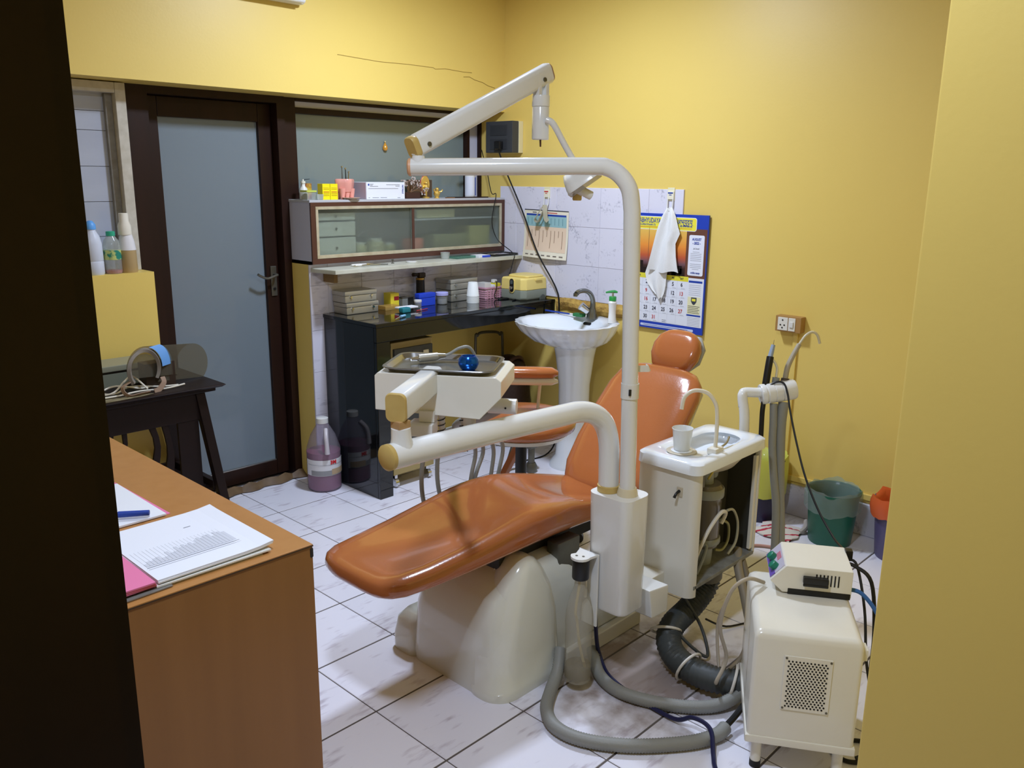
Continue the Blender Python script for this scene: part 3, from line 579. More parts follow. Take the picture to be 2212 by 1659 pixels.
# golden figures
m_gold = M('gold_gilt', (222,186,96), .36, .6)
t = thing('gold_figurine', 'golden standing figurine with red-rimmed halo on the cabinet', 'figurine', (3.035,3.54,TZ))
B().lathe([(.020,0),(.020,.006),(.006,.010),(.007,.03),(.014,.044),(.017,.058),(.010,.07)],(3.03,3.54,TZ),16).build('figure_body', m_gold, t); B().sph((3.03,3.538,TZ+.078),.010).build('head', m_gold, t)
hl = []
B().lathe([(.028,0),(.030,.003),(.028,.006)],(3.03,3.548,TZ+.072),24,(0,-1,0),1.5).build('halo', m_gold, t); B().lathe([(.0285,-.001),(.033,.001),(.0285,.005)],(3.03,3.549,TZ+.072),24,(0,-1,0),1.45).build('halo_rim', M('red_enamel', (190,70,54), .4), t)
t = thing('gold_figurine', 'smaller golden seated figurine in front of the halo figure', 'figurine', (3.075,3.50,TZ))
B().lathe([(.014,0),(.014,.004),(.010,.008),(.016,.018),(.018,.026),(.012,.036),(.008,.04)],(3.072,3.50,TZ),14).build('figure_body', m_gold, t); B().sph((3.072,3.498,TZ+.047),.010).build('head', m_gold, t)
B().tube([(3.058,3.498,TZ+.034),(3.046,3.492,TZ+.038),(3.044,3.49,TZ+.05)], .004, 8).build('arm', m_gold, t); B().tube([(3.086,3.498,TZ+.034),(3.098,3.492,TZ+.036),(3.102,3.49,TZ+.046)], .004, 8).build('arm', m_gold, t)
carton('dark_card', 'dark brown card leaning behind the golden figures', 'card', 2.985,3.16,3.64,3.646,TZ,TZ+.095, M('brown_card', (86,66,48), .6), .001)
carton('wood_ruler', 'flat tan wooden strip lying at the cabinet edge', 'strip', 3.13,3.19,3.485,3.50,TZ,TZ+.005, M('tan_wood', (130,92,58), .6), .001)
carton('wooden_strip', 'long dark slat lying at the right of the cabinet top', 'strip', 3.17,3.46,3.50,3.53,TZ,TZ+.006, m_wood_dk, .001)
t = thing('spray_bottle', 'white and blue trigger spray bottle at the right of the cabinet', 'bottle', (3.365,3.55,TZ))
B().lathe([(.026,0),(.028,.004),(.028,.12),(.022,.15),(.012,.165),(.012,.18)],(3.362,3.55,TZ),20).build('bottle_body', m_white, t)
B().lathe([(.0284,.012),(.0284,.115)],(3.362,3.55,TZ),20).build('label_band', M('blue_white_label', (222,226,238), .4), t)
B().box(3.378,3.3905,3.53,3.548,TZ+.012,TZ+.112).build('blue_stripe', m_blue_txt, t, bevel=.003)
B().box(3.345,3.38,3.535,3.565,TZ+.18,TZ+.21).build('trigger_head', m_white2, t, bevel=.006); B().cyl((3.345,3.55,TZ+.198),(3.285,3.545,TZ+.190),.009,.006,10).build('nozzle', m_cream, t)
t = thing('drop_sticker', 'amber drop-shaped charm hanging on the grey glass panel', 'charm', (2.875,3.685,1.63)); B().lathe([(.0,0),(.010,.004),(.014,.012),(.013,.022),(.006,.036),(.002,.044)],(2.875,3.683,1.632),16).build('drop', M('amber_resin', (214,150,52), .15, coat=.5), t); B().sph((2.875,3.682,1.680),.005).build('bead', M('pale_gold', (230,214,160), .3, .5), t)
# ================================================================== RIGHT WALL
WF = XW - .0085     # face of the tiles
# switch box with plug
t = thing('switch_box', 'dark grey switch and socket box on the yellow wall beside the cabinet', 'switch box', (XW,3.47,1.64))
B().box(XW-.034,XW,3.332,3.545,1.637,1.806).build('box_body', M('ivory_plastic', (226,214,168), .45), t, bevel=.003)
B().box(XW-.085,XW-.033,3.335,3.542,1.638,1.806).build('cover', M('slate_plastic', (62,64,68), .4), t, bevel=.004)
for z0, z1 in ((1.73,1.785),(1.655,1.71)):
    B().box(XW-.088,XW-.084,3.375,3.505,z0,z1).build('module_plate', M('slate_module', (52,54,58), .35), t, bevel=.002)
B().box(XW-.120,XW-.086,3.40,3.446,1.655,1.70).build('plug', m_blackpl, t, bevel=.008)
tag(B().tube([(XW-.110,3.42,1.66),(XW-.09,3.415,1.61),(XW-.06,3.40,1.53),(XW-.05,3.33,1.40),(XW-.045,3.27,1.288),(XW-.045,3.17,1.10),(XW-.035,3.07,.96),(XW-.03,3.035,.90),(XW-.03,3.02,.845),(XW-.03,3.012,.65),(XW-.03,3.005,.45),(XW-.05,2.965,.27),(XW-.10,2.95,.10),(XW-.2,2.95,.01),(XW-.42,3.0,.008)], .0042, 8).build('black_cable', m_cord), 'black power cable hanging from the grey switch box past the counter', 'cable')
tag(B().tube([(XW-.09,3.57,1.655),(XW-.06,3.56,1.55),(XW-.08,3.50,1.42),(3.46,3.44,1.392+.02),(3.44,3.44,1.33),(3.43,3.44,1.25),(3.465,3.43,1.16),(3.47,3.31,1.09),(3.468,3.308,1.05),(3.44,3.32,.96),(3.41,3.36,.90)], .0025, 8).build('thin_cable', m_cord), 'thin black lead hanging over the frosted cabinet and marble shelf', 'cable')
# treatment chart on the tiles
def hook(label, y, z, mat2):
    t = thing('wall_hook', label, 'hook', (WF,y,z), group='adhesive hooks on the tiles')
    B().box(WF-.004,WF,y-.02,y+.02,z,z+.062).build('backing', M('clear_backing', (232,226,190), .3), t, bevel=.001)
    B().box(WF-.010,WF-.003,y-.019,y+.019,z+.006,z+.046).build('pad', M('ivory_pad', (236,230,206), .4), t, bevel=.003)
    B().box(WF-.0112,WF-.0095,y-.014,y+.014,z+.034,z+.040).build('print_line', mat2, t, smooth=0)
    B().box(WF-.0112,WF-.0095,y-.007,y+.007,z+.026,z+.029).build('print_line', mat2, t, smooth=0)
    for s_ in (-1,1): B().tube([(WF-.008,y+s_*.015,z+.01),(WF-.010,y+s_*.015,z-.025),(WF-.016,y+s_*.012,z-.042),(WF-.026,y+s_*.006,z-.046),(WF-.030,y,z-.038)], .0035, 8).build('hook_arm', m_white, t)
    return t
hook('adhesive hook with red print above the paper chart', 3.138, 1.395, m_red_txt)
hook('adhesive hook with blue print holding the white towel', 2.340, 1.402, m_blue_txt)
t = thing('wall_chart', 'curling paper timetable chart hung on the tiles above the basin', 'chart', (WF,3.14,1.07))
def chart_x(y, z):
    v = (1.335-z)/.262; return WF-.004-.030*max(0,v-.35)**2*2.0*(1-.5*abs((y-3.14)/.16)**2)
rows = []
for j in range(13):
    z = 1.335-.262*j/12; rows.append([(chart_x(3.30-.322*i/8, z), 3.30-.322*i/8+(.003*j/12), z-.004*(i/8)) for i in range(9)])
B().loft(rows, cap=False, close=False).build('sheet', M('cream_paper', (236,228,204), .7), t, solid=.0008)
def patch(z0, z1, y0, y1, mat, nm='printed_area', off=.0014):
    rr_ = []
    for j in range(9):
        z = z0+(z1-z0)*j/8; rr_.append([(chart_x(y0+(y1-y0)*i/6, z)-off, y0+(y1-y0)*i/6, z-.004*((3.30-(y0+(y1-y0)*i/6))/.322)) for i in range(7)])
    B().loft(rr_, cap=False, close=False).build(nm, mat, t)
patch(1.245,1.302,3.287,2.992,M('teal_print', (150,190,192), .7)); patch(1.110,1.243,3.287,2.992,M('peach_print', (232,206,178), .7))
patch(1.302,1.312,3.285,2.994,m_blue_txt,'heading_bar'); patch(1.330,1.335,3.300,2.978,m_black_txt,'hanger_bar')
for i in range(10):
    y_ = 3.272-i*.028
    patch(1.13+.03*(i%3),1.225,y_,y_-.0035,M('brown_print', (150,120,96), .7),'print_column',.0022)
    patch(1.255,1.292,y_,y_-.003,M('teal_dark_print', (96,140,146), .7),'print_column',.0022)
for i in range(7): patch(1.086,1.092,3.28-i*.042,3.28-i*.042-.024,M('grey_caption', (120,110,100), .7),'caption',.0022)
for a, b_ in ((3.24,3.21),(3.16,3.06)): patch(1.318,1.322,a,b_,m_red_txt if a < 3.2 else m_black_txt,'title_line')
# crumpled clear holder hanging on the hook
t = thing('mask_strap', 'limp translucent strap hanging from the hook over the chart', 'strap', (WF-.03,3.13,1.28))
m_strap = THIN('milky_strap', (206,200,176), .55, .3, (225,220,200))
B().tube([(WF-.028,3.138,1.36),(WF-.04,3.155,1.33),(WF-.045,3.175,1.30),(WF-.04,3.19,1.28),(WF-.035,3.17,1.27),(WF-.04,3.145,1.30),(WF-.035,3.13,1.335)], .011, 8, sec=[(1,.25),(-1,.25),(-1,-.25),(1,-.25)]).build('loop', m_strap, t)
B().tube([(WF-.028,3.132,1.36),(WF-.04,3.118,1.33),(WF-.042,3.11,1.29),(WF-.035,3.10,1.275)], .012, 8, sec=[(1,.25),(-1,.25),(-1,-.25),(1,-.25)]).build('loop', m_strap, t)
# calendar
CYL, CYR = 2.556, 2.119
t = thing('wall_calendar', 'large bank wall calendar hanging beside the chair headrest', 'calendar', (XW,2.34,.78))
CX = XW-.014
B().box(CX-.004,CX+.006,CYR,CYL,.771,1.340).build('backing_sheet', M('calendar_blue', (36,66,176), .4), t, bevel=.001)
def cp(y0, y1, z0, z1, mat, off, nm, r=0):
    x = CX-.004-off
    if r:
        ring0 = [Vector((x, p.x, p.y)) for p in rrect(min(y0,y1),max(y0,y1),z0,z1,0,r)]
        return B().prism(ring0, (.0004,0,0)).build(nm, mat, t, smooth=0)
    return B().box(x,x+.0004,min(y0,y1),max(y0,y1),z0,z1).build(nm, mat, t, smooth=0)
# sunset picture: bands of sky, haze, dark town
sk = [((246,196,84),1.20,1.274),((240,150,62),1.16,1.20),((214,104,52),1.125,1.16),((150,92,86),1.10,1.125),((92,62,60),1.075,1.10),((40,26,24),1.042,1.075)]
m_sky = bpy.data.materials.new('sunset_picture'); m_sky.use_nodes = True; nt = m_sky.node_tree
g_ = nt.nodes.new('ShaderNodeNewGeometry'); sp = nt.nodes.new('ShaderNodeSeparateXYZ'); nt.links.new(g_.outputs['Position'], sp.inputs[0])
mr = nt.nodes.new('ShaderNodeMapRange'); mr.inputs[1].default_value = 1.042; mr.inputs[2].default_value = 1.274; nt.links.new(sp.outputs[2], mr.inputs[0])
cr = nt.nodes.new('ShaderNodeValToRGB'); e = cr.color_ramp.elements; e[0].position = 0; e[0].color = lin((40,26,24)); e[1].position = 1; e[1].color = lin((232,196,96))
for p_, c_ in ((.18,(64,42,40)),(.27,(120,86,92)),(.40,(196,92,58)),(.62,(238,150,64))): q = e.new(p_); q.color = lin(c_)
nt.links.new(mr.outputs[0], cr.inputs[0]); nt.links.new(cr.outputs[0], nt.nodes['Principled BSDF'].inputs['Base Color']); nt.nodes['Principled BSDF'].inputs['Roughness'].default_value = .3
cp(CYL,CYR+.004,1.042,1.274,M('maroon_brown_print', (108,70,56), .35),.0004,'picture_ground')
cp(CYL,2.235,1.042,1.274,m_sky,.0009,'picture')
for y_, w_, h_, z_ in ((2.52,.03,.05,1.06),(2.49,.02,.035,1.09),(2.47,.05,.03,1.06),(2.30,.03,.06,1.06),(2.265,.025,.05,1.07),(2.285,.05,.03,1.055),(2.255,.018,.075,1.045)):
    cp(y_+w_/2,y_-w_/2,max(1.047,z_-.015),z_+h_/2,M('town_silhouette', (34,24,24), .4),.0014,'town_shape')
cp(2.452,2.450,1.07,1.274,M('seam_brown', (120,84,60), .5),.0014,'seam')
cp(2.535,2.505,1.068,1.092,M('peach_sign', (226,170,160), .4),.0016,'small_sign')
cp(CYL-.012,2.183,1.262,1.326,M('plaque_white', (240,240,236), .4),.0010,'plaque_border',.012); cp(CYL-.015,2.186,1.265,1.323,m_yel_txt,.0014,'plaque',.010)
XC = CX-.0060
text('lettering','ABHYUDAYA',.034,(XC,2.512,1.305),AX_RIGHT,m_blue_txt,t,'LEFT',.62,.0004)
text('lettering','CO-OPERATIVE BANK LTD.',.013,(XC,2.512,1.285),AX_RIGHT,m_blue_txt,t,'LEFT',.62,.0001)
cp(2.512,2.40,1.2725,1.2755,M('orange_print', (206,120,30), .5),.0016,'tag_line')
text('lettering','अभ्युदय',.034,(XC,2.250,1.303),AX_RIGHT,m_blue_txt,t,'CENTER',.8,.0003)
text('lettering','को-ऑप. बँक लि.',.014,(XC,2.240,1.284),AX_RIGHT,m_blue_txt,t,'CENTER',.8,.0002)
cp(2.285,2.21,1.2725,1.2745,MATS['orange_print'],.0016,'tag_line')
cp(2.220,2.136,1.054,1.246,M('card_white', (232,234,244), .5),.0013,'month_card',.008)
text('lettering','AUGUST',.016,(XC,2.178,1.226),AX_RIGHT,m_blue_txt,t,'CENTER',.8,.0004); text('lettering','- 2022 -',.017,(XC,2.178,1.208),AX_RIGHT,m_blue_txt,t,'CENTER',.8,.0005)
text('lettering','Jai Sewak',.011,(XC,2.178,1.183),AX_RIGHT,m_grey_txt,t,'CENTER',.8,shear=.3)
for k in range(11):
    if k == 6: continue
    w_ = .030 if k not in (0,10) else .018; cp(2.178+w_,2.178-w_,1.166-k*.0082,1.168-k*.0082,m_grey_txt,.0016,'print_line')
text('lettering','अभिनव नववर्ष',.011,(XC,2.178,1.066),AX_RIGHT,m_blue_txt,t,'CENTER',.8,.0002)
# date sheet
cp(CYL-.004,2.126,.806,1.042,M('date_sheet', (228,230,238), .55),.0009,'date_sheet')
cp(CYL-.004,2.212,1.022,1.046,M('yellow_band', (226,214,60), .5),.0012,'day_band')
colY = {'SUN':2.556-.004,'MON':2.503,'TUE':2.453,'WED':2.402,'THU':2.348,'FRI':2.298,'SAT':2.248}
for d_ in ('MON','TUE','WED','THU','FRI','SAT'): text('lettering',d_,.013,(XC,colY[d_],1.034),AX_RIGHT,m_black_txt,t,'CENTER',.8,.0002)
rowz = [1.004,.960,.918,.874,.830]; days = ['MON','TUE','WED','THU','FRI','SAT']
red = {8,9,13,15,16,27,31}
for r_ in range(5):
    for c_, d_ in enumerate(days):
        n_ = 1+7*r_+c_
        if n_ > 31: continue
        text('date_number',str(n_),.027,(XC,colY[d_],rowz[r_]),AX_RIGHT,m_red_txt if n_ in red else m_black_txt,t,'CENTER',.85,.0003)
        cp(colY[d_]+.002,colY[d_]-.018,rowz[r_]-.0185,rowz[r_]-.0170,m_grey_txt,.0012,'print_line')
for r_ in range(5): cp(2.53,2.225,rowz[r_]-.0215,rowz[r_]-.0210,m_grey_txt,.0011,'grid_line')
for c_ in ('TUE','WED','THU','FRI','SAT'): cp(colY[c_]+.0252,colY[c_]+.0248,.812,1.022,m_grey_txt,.0011,'grid_line')
for z_ in (.812,.820): cp(2.352,2.328,z_,z_+.0018,m_black_txt,.0012,'print_line')
cp(2.209,2.134,1.020,1.030,m_blue_txt,.0012,'side_heading'); cp(2.212,2.134,.858,.866,m_blue_txt,.0012,'side_heading')
for k in range(6):
    cp(2.206,2.140,1.008-k*.0095,1.0095-k*.0095,m_grey_txt,.0012,'print_line')
    cp(2.206,2.136,.850-k*.0075,.8515-k*.0075,m_grey_txt,.0012,'print_line')
cp(2.210,2.138,.868,.952,M('pale_yellow_panel', (232,228,184), .5),.0012,'side_panel')
ring0 = [Vector((XC,y_,z_)) for y_, z_ in ((2.190,.950),(2.160,.950),(2.160,.930),(2.168,.918),(2.175,.914),(2.182,.918),(2.190,.930))]
B().prism(ring0,(.0006,0,0)).build('emblem', M('emblem_dark', (60,66,78), .4), t, smooth=0)
B().box(XC-.0006,XC,2.165,2.185,.932,.944).build('emblem_sun', m_yel_txt, t, smooth=0)
for k in range(5): cp(2.206,2.142+.006*(k%2),.906-k*.008,.908-k*.008,m_black_txt,.0018,'print_line')
cp(2.48,2.17,.781,.793,M('white_lozenge', (206,214,240), .5),.0012,'address_lozenge',.005); cp(2.46,2.20,.786,.788,m_blue_txt,.0018,'print_line')
# towel on the hook
t = thing('hand_towel', 'white hand towel hanging from the hook in front of the calendar', 'towel', (XW-.04,2.34,.92))
m_tow = M('white_terry', (236,236,234), .9, bump=(420,.35))
def cloth(rows_, nm, solid=.003):
    B().loft(rows_, cap=False, close=False).build(nm, m_tow, t, solid=solid, smooth=60)
def sweep(spec, n=15, amp=.009, seed=0):
    out = []
    for k,(z, yl, yr, dx) in enumerate(spec):
        row = []
        for i in range(n):
            u = i/(n-1); y_ = yl+(yr-yl)*u
            row.append((XW-.032-dx-amp*math.sin(u*math.pi*3+seed+k*.25)*min(1,k*.5), y_, z+.006*math.sin(u*9+seed)*min(1,k*.3)))
        out.append(row)
    return out
cloth(sweep([(1.372,2.332,2.318,.0),(1.362,2.345,2.308,.006),(1.33,2.360,2.292,.010),(1.28,2.378,2.275,.012),(1.25,2.386,2.262,.014),(1.20,2.398,2.285,.014),(1.14,2.412,2.278,.016),(1.09,2.425,2.268,.016),(1.062,2.432,2.260,.014)], seed=.4),'front_fold')
cloth(sweep([(1.365,2.340,2.325,-.008),(1.30,2.368,2.30,-.006),(1.20,2.400,2.31,-.004),(1.10,2.432,2.325,.0),(1.045,2.450,2.330,.002),(1.00,2.440,2.330,.002),(.96,2.408,2.336,.002),(.928,2.372,2.352,.0)], amp=.006, seed=1.3),'rear_fold')
# small socket on the wall with conduit
t = thing('wall_socket', 'brown wooden socket board with white switch low on the yellow wall', 'socket', (XW,1.67,.85))
B().box(XW-.045,XW,1.615,1.735,.850,.920).build('board', M('brown_board', (170,128,72), .5), t, bevel=.003)
B().box(XW-.049,XW-.043,1.675,1.722,.856,.914).build('socket_plate', m_cream, t, bevel=.002); B().box(XW-.049,XW-.043,1.640,1.672,.856,.914).build('switch_plate', m_cream, t, bevel=.002)
B().box(XW-.055,XW-.048,1.647,1.665,.872,.898).build('rocker', m_white2, t, bevel=.003)
for dy, dz in ((.0,.014),(-.009,-.008),(.009,-.008),(0,-.02)): B().cyl((XW-.0502,1.699+dy,.888+dz),(XW-.0485,1.699+dy,.888+dz),.0035,n=10).build('pin_hole', m_blackpl, t)
tag(B().box(XW-.012,XW,1.640,1.662,.19,.85).build('conduit', yellow, bevel=.003), 'yellow painted cable conduit running down from the brown socket board', 'conduit')
# ---------------------------------------------------------------- basin on pedestal
SBX, SBY, SBZ = 3.30, 2.765, .790
t = thing('wash_basin', 'white shell-shaped pedestal wash basin against the tiled wall', 'basin', (SBX,SBY,0))
def shell(rx, ry, z, flute, ph=0, cx=SBX):
    out = []; n = 96
    for i in range(n):
        a = 2*math.pi*i/n; k = 1+flute*abs(math.sin(a*11+ph)); x_ = cx+rx*k*math.cos(a)
        out.append(Vector((min(x_, XW-.012), SBY+ry*k*math.sin(a), z)))
    return out
B().loft([shell(.10,.10,SBZ-.135,0,cx=3.36),shell(.125,.13,SBZ-.132,.03,cx=3.36),shell(.19,.20,SBZ-.095,.045,cx=3.33),shell(.228,.240,SBZ-.050,.045,cx=3.31),shell(.248,.262,SBZ-.012,.04),shell(.252,.266,SBZ,.035),
          shell(.238,.250,SBZ+.003,.035),shell(.205,.225,SBZ-.006,.0,cx=3.275),shell(.17,.19,SBZ-.05,0,cx=3.265),shell(.10,.12,SBZ-.095,0,cx=3.265),shell(.03,.03,SBZ-.105,0,cx=3.265)]).build('bowl', m_porc, t, smooth=60)
B().lathe([(.128,0),(.125,.02),(.095,.06),(.082,.25),(.085,.45),(.105,.60),(.118,.66)],(3.375,SBY,0),36,squash=.95).build('pedestal', m_porc, t)
B().lathe([(.024,0),(.024,.003),(.016,.004)],(3.265,SBY,SBZ-.106),16).build('drain', m_chrome, t)
od = Vector((.045,0,.044)).normalized(); on_ = Vector((-.70,0,.714)); oc = Vector((3.4555,SBY-.012,SBZ-.030))
B().loft([[oc+Vector((0,p.x,0))+od*p.y+on_*k for p in rrect(-.026,.026,-.008,.008,0,.0075)] for k in (-.002,.004)]).build('overflow_slot', m_blackpl, t)
# tap
t = thing('basin_tap', 'dull chrome pillar tap with curved spout on the basin', 'tap', (3.475,2.745,SBZ))
m_tap = M('worn_chrome', (128,130,124), .25, .9)
B().lathe([(.030,0),(.028,.02),(.022,.045),(.018,.06)],(3.478,2.742,SBZ-.004),18).build('tap_base', m_tap, t)
B().tube([(3.475,2.738,SBZ+.05),(3.472,2.735,SBZ+.095),(3.45,2.735,SBZ+.130),(3.41,2.735,SBZ+.150),(3.36,2.735,SBZ+.152),(3.335,2.735,SBZ+.142)], [.016,.013,.013,.012,.012,.013], 12).build('spout', m_tap, t)
B().cyl((3.33,2.735,SBZ+.145),(3.328,2.735,SBZ+.128),.012,.011).build('aerator', m_tap, t)
B().cyl((3.465,2.76,SBZ+.035),(3.435,2.785,SBZ+.065),.019,.022,12).build('tap_knob', m_chrome, t)
# soap bottle and brushes
t = thing('soap_bottle', 'white soap bottle with green pump on the basin edge', 'bottle', (3.43,2.575,SBZ))
B().lathe([(.024,0),(.026,.004),(.022,.03),(.020,.06),(.022,.09),(.025,.105),(.016,.116)],(3.43,2.575,SBZ),24,squash=.8).build('bottle_body', M('white_soap_bottle', (238,236,232), .3), t)
m_gr = M('pump_green', (46,150,70), .35)
B().lathe([(.0185,.114),(.0185,.134),(.017,.136)],(3.43,2.575,SBZ),20).build('cap', m_gr, t); B().lathe([(.005,.136),(.005,.155)],(3.43,2.575,SBZ),10).build('stem', m_tan, t)
B().tube([(3.41,2.605,SBZ+.154),(3.42,2.59,SBZ+.158),(3.435,2.57,SBZ+.160),(3.442,2.555,SBZ+.157)], [.004,.006,.008,.004], 8).build('pump_head', m_gr, t)
t = thing('toothbrush', 'blue-handled brush lying across the back of the basin', 'brush', (3.44,2.95,SBZ)); B().cyl((3.44,3.035,SBZ+.012),(3.452,2.87,SBZ+.010),.005,.004,8).build('handle', m_blue_txt, t); B().cyl((3.452,2.87,SBZ+.010),(3.455,2.83,SBZ+.010),.005,.005,8).build('bristles', m_white2, t)
t = thing('scrub_pad', 'green scrubbing pad lying beside the tap', 'pad', (3.455,2.81,SBZ)); B().box(3.44,3.475,2.78,2.845,SBZ+.002,SBZ+.020).build('pad', M('green_pad', (44,120,66), .7, bump=(200,.5)), t, bevel=.005)
# plumbing under the basin
t = thing('waste_pipe', 'grey drain trap and floor tap under the basin', 'pipe', (3.10,2.86,0))
B().tube([(3.13,2.84,.0),(3.13,2.84,.14),(3.14,2.84,.20)], .018, 12).build('riser', m_dsteel, t); B().lathe([(.030,0),(.032,.03),(.022,.05)],(3.13,2.84,.002),16).build('floor_flange', m_dsteel, t); B().box(3.10,3.16,2.82,2.86,.13,.16).build('valve', m_dsteel, t, bevel=.008)
B().tube([(3.06,2.93,.003),(3.04,2.935,.02),(3.05,2.92,.08),(3.06,2.90,.16)], .012, 10).build('bent_rod', m_dsteel, t)
# chrome folding frame with dark bag under the counter
t = thing('folding_frame', 'chrome tube frame leaning under the counter near the basin', 'frame', (3.40,3.36,0))
B().tube([(3.29,3.43,.02),(3.29,3.43,.58),(3.305,3.43,.625),(3.34,3.43,.64),(3.45,3.43,.63),(3.49,3.43,.61),(3.51,3.43,.57),(3.52,3.43,.02)], .008, 10).build('tube_frame', m_dsteel, t)
t = thing('dark_bag', 'dark brown round bag slumped against the chrome frame', 'bag', (3.42,3.30,0)); B().lathe([(.06,0),(.115,.05),(.13,.2),(.12,.38),(.09,.48),(.03,.52)],(3.41,3.28,0),24).build('bag_body', M('dark_brown_leather', (48,30,22), .5, bump=(40,.4)), t); B().tube([(3.32,3.25,.40),(3.36,3.22,.50),(3.43,3.21,.515),(3.49,3.24,.45),(3.51,3.26,.36)], .010, 8).build('strap', M('brown_leather', (76,48,32), .5), t)
# ================================================================== LEFT SIDE: TABLE, DESK, BOTTLES, JUG
t = thing('side_table', 'dark carved wooden table with splayed legs in front of the door', 'table', (1.40,3.17,0))
TH = .70
mxs = [(1.02,1.555,2.99,3.45)]
B().loft([rrect(.98,1.565,3.075,3.47,TH-.012,.004),rrect(.98,1.575,3.065,3.475,TH-.004,.004),rrect(.98,1.57,3.07,3.47,TH,.004)]).build('table_top', m_wood_tab, t)
B().box(.99,1.545,3.095,3.46,TH-.030,TH-.012).build('moulding', m_wood_tab, t, bevel=.004)
B().box(1.00,1.50,3.105,3.127,TH-.135,TH-.030).build('apron', m_wood_tab, t, bevel=.003); B().box(1.478,1.50,3.127,3.45,TH-.135,TH-.030).build('apron', m_wood_tab, t, bevel=.003)
B().box(1.00,1.50,3.43,3.45,TH-.135,TH-.030).build('apron', m_wood_tab, t, bevel=.003)
def leg(x0, y0, x1, y1):
    w = .019; b = B(); b.loft([[Vector((x1+a*w*.9,y1+c*w*.9,0)) for a,c in ((-1,-1),(1,-1),(1,1),(-1,1))],[Vector((x0+a*w,y0+c*w,TH-.03)) for a,c in ((-1,-1),(1,-1),(1,1),(-1,1))]]); b.build('leg', m_wood_tab, t, bevel=.003)
leg(1.482,3.118,1.56,3.06); leg(1.482,3.44,1.56,3.47); leg(1.03,3.118,.97,3.06); leg(1.03,3.44,.97,3.47)
B().box(1.0,1.535,3.08,3.10,.20,.245).build('stretcher', m_wood_tab, t, bevel=.003); B().box(1.505,1.53,3.10,3.46,.26,.30).build('stretcher', m_wood_tab, t, bevel=.003); B().box(1.0,1.53,3.44,3.46,.26,.30).build('stretcher', m_wood_tab, t, bevel=.003)
for k, xs in enumerate((1.13,1.175,1.29,1.345)):   # wavy splats of the front
    pts = []
    for j in range(9):
        z = .245+(TH-.135-.245)*j/8; wv = .010*math.sin(j*.9+k); pts.append((xs+wv+(.012 if k in (2,3) else .006)*(1+math.sin(j*.8+k*2)*.4), z))
    lf_ = [(x_-.030*(1 if k in (2,3) else .7)*(1+.25*math.sin(j*.7)), z_) for j,(x_,z_) in enumerate(pts)]
    out = [Vector((x_,3.110,z_)) for x_, z_ in pts] + [Vector((x_,3.110,z_)) for x_, z_ in reversed(lf_)]
    B().prism(out,(0,.012,0)).build('splat', m_wood_tab, t, bevel=.002)
B().box(1.385,1.47,3.108,3.122,.245,TH-.135).build('side_splat', m_wood_tab, t, bevel=.002)
B().box(1.36,1.515,3.13,3.44,.262,.275).build('lower_shelf', m_wood_tab, t, bevel=.002)
# boxy grey device at the back of the table
t = thing('flat_device', 'grey-green flat boxy device at the back of the dark table', 'device', (1.2,3.37,TH)); B().box(.98,1.42,3.30,3.44,TH,TH+.055).build('housing', M('grey_green_plastic', (118,122,106), .4), t, bevel=.004); B().box(.98,1.43,3.295,3.445,TH+.062,TH+.085).build('lid', M('grey_green_lid', (140,140,120), .35), t, bevel=.004); B().box(.98,1.425,3.30,3.44,TH+.055,TH+.062).build('gap', m_blackpl, t)
carton('dark_carton', 'dark brown carton standing inside the face shield on the table', 'box', 1.315,1.43,3.19,3.26,TH,TH+.095, M('choc_carton', (52,38,30), .5))
# face shield
t = thing('face_shield', 'clear curved face shield with grey headband and blue tape on the table', 'face shield', (1.32,3.15,TH))
hb = []; cxs, czs, R_ = 1.275, TH+.088, .078
def arc(a): return Vector((cxs+.012-.0*a+R_*math.cos(a)*.92, 3.135+.02*math.cos(a), czs+R_*math.sin(a)))
B().loft([[arc(math.radians(d)) for d in range(-35,221,12)],[arc(math.radians(d))+Vector((.016,.030,0)) for d in range(-35,221,12)]], cap=False, close=False).build('headband', M('grey_foam', (128,120,110), .7), t, solid=.012)
B().loft([[arc(math.radians(d))+Vector((.016,.030,0))+(arc(math.radians(d))-Vector((cxs+.012,3.135,czs)))*.07 for d in range(-50,201,10)],[arc(math.radians(d))+Vector((.225,.080,-.022))+(arc(math.radians(d))-Vector((cxs+.012,3.135,czs)))*.05 for d in range(-50,201,10)]], cap=False, close=False).build('visor', THIN('smoky_visor', (170,164,146), .14, .1, (214,208,196)), t, solid=.0015)
B().loft([[arc(math.radians(d))+Vector((.004,.006,0))+(arc(math.radians(d))-Vector((cxs+.012,3.135,czs)))*.10 for d in range(-2,78,8)],[arc(math.radians(d))+Vector((.058,.038,0))+(arc(math.radians(d))-Vector((cxs+.012,3.135,czs)))*.10 for d in range(-2,78,8)]], cap=False, close=False).build('blue_tape', M('blue_tape', (108,164,228), .3, coat=.3), t, solid=.001)
B().tube([(1.225,3.12,TH+.055),(1.195,3.115,TH+.04),(1.195,3.105,TH+.02),(1.215,3.10,TH+.006),(1.25,3.10,TH+.008),(1.29,3.11,TH+.006)], .008, 6, sec=[(1,.15),(-1,.15),(-1,-.15),(1,-.15)]).build('elastic_strap', M('tan_strap', (150,124,104), .6), t); B().tube([(1.355,3.14,TH+.05),(1.355,3.13,TH+.03),(1.33,3.12,TH+.008),(1.31,3.115,TH+.006)], .010, 6, sec=[(1,.15),(-1,.15),(-1,-.15),(1,-.15)]).build('elastic_strap', MATS['tan_strap'], t)
m_wc = M('white_wire', (224,218,202), .45)
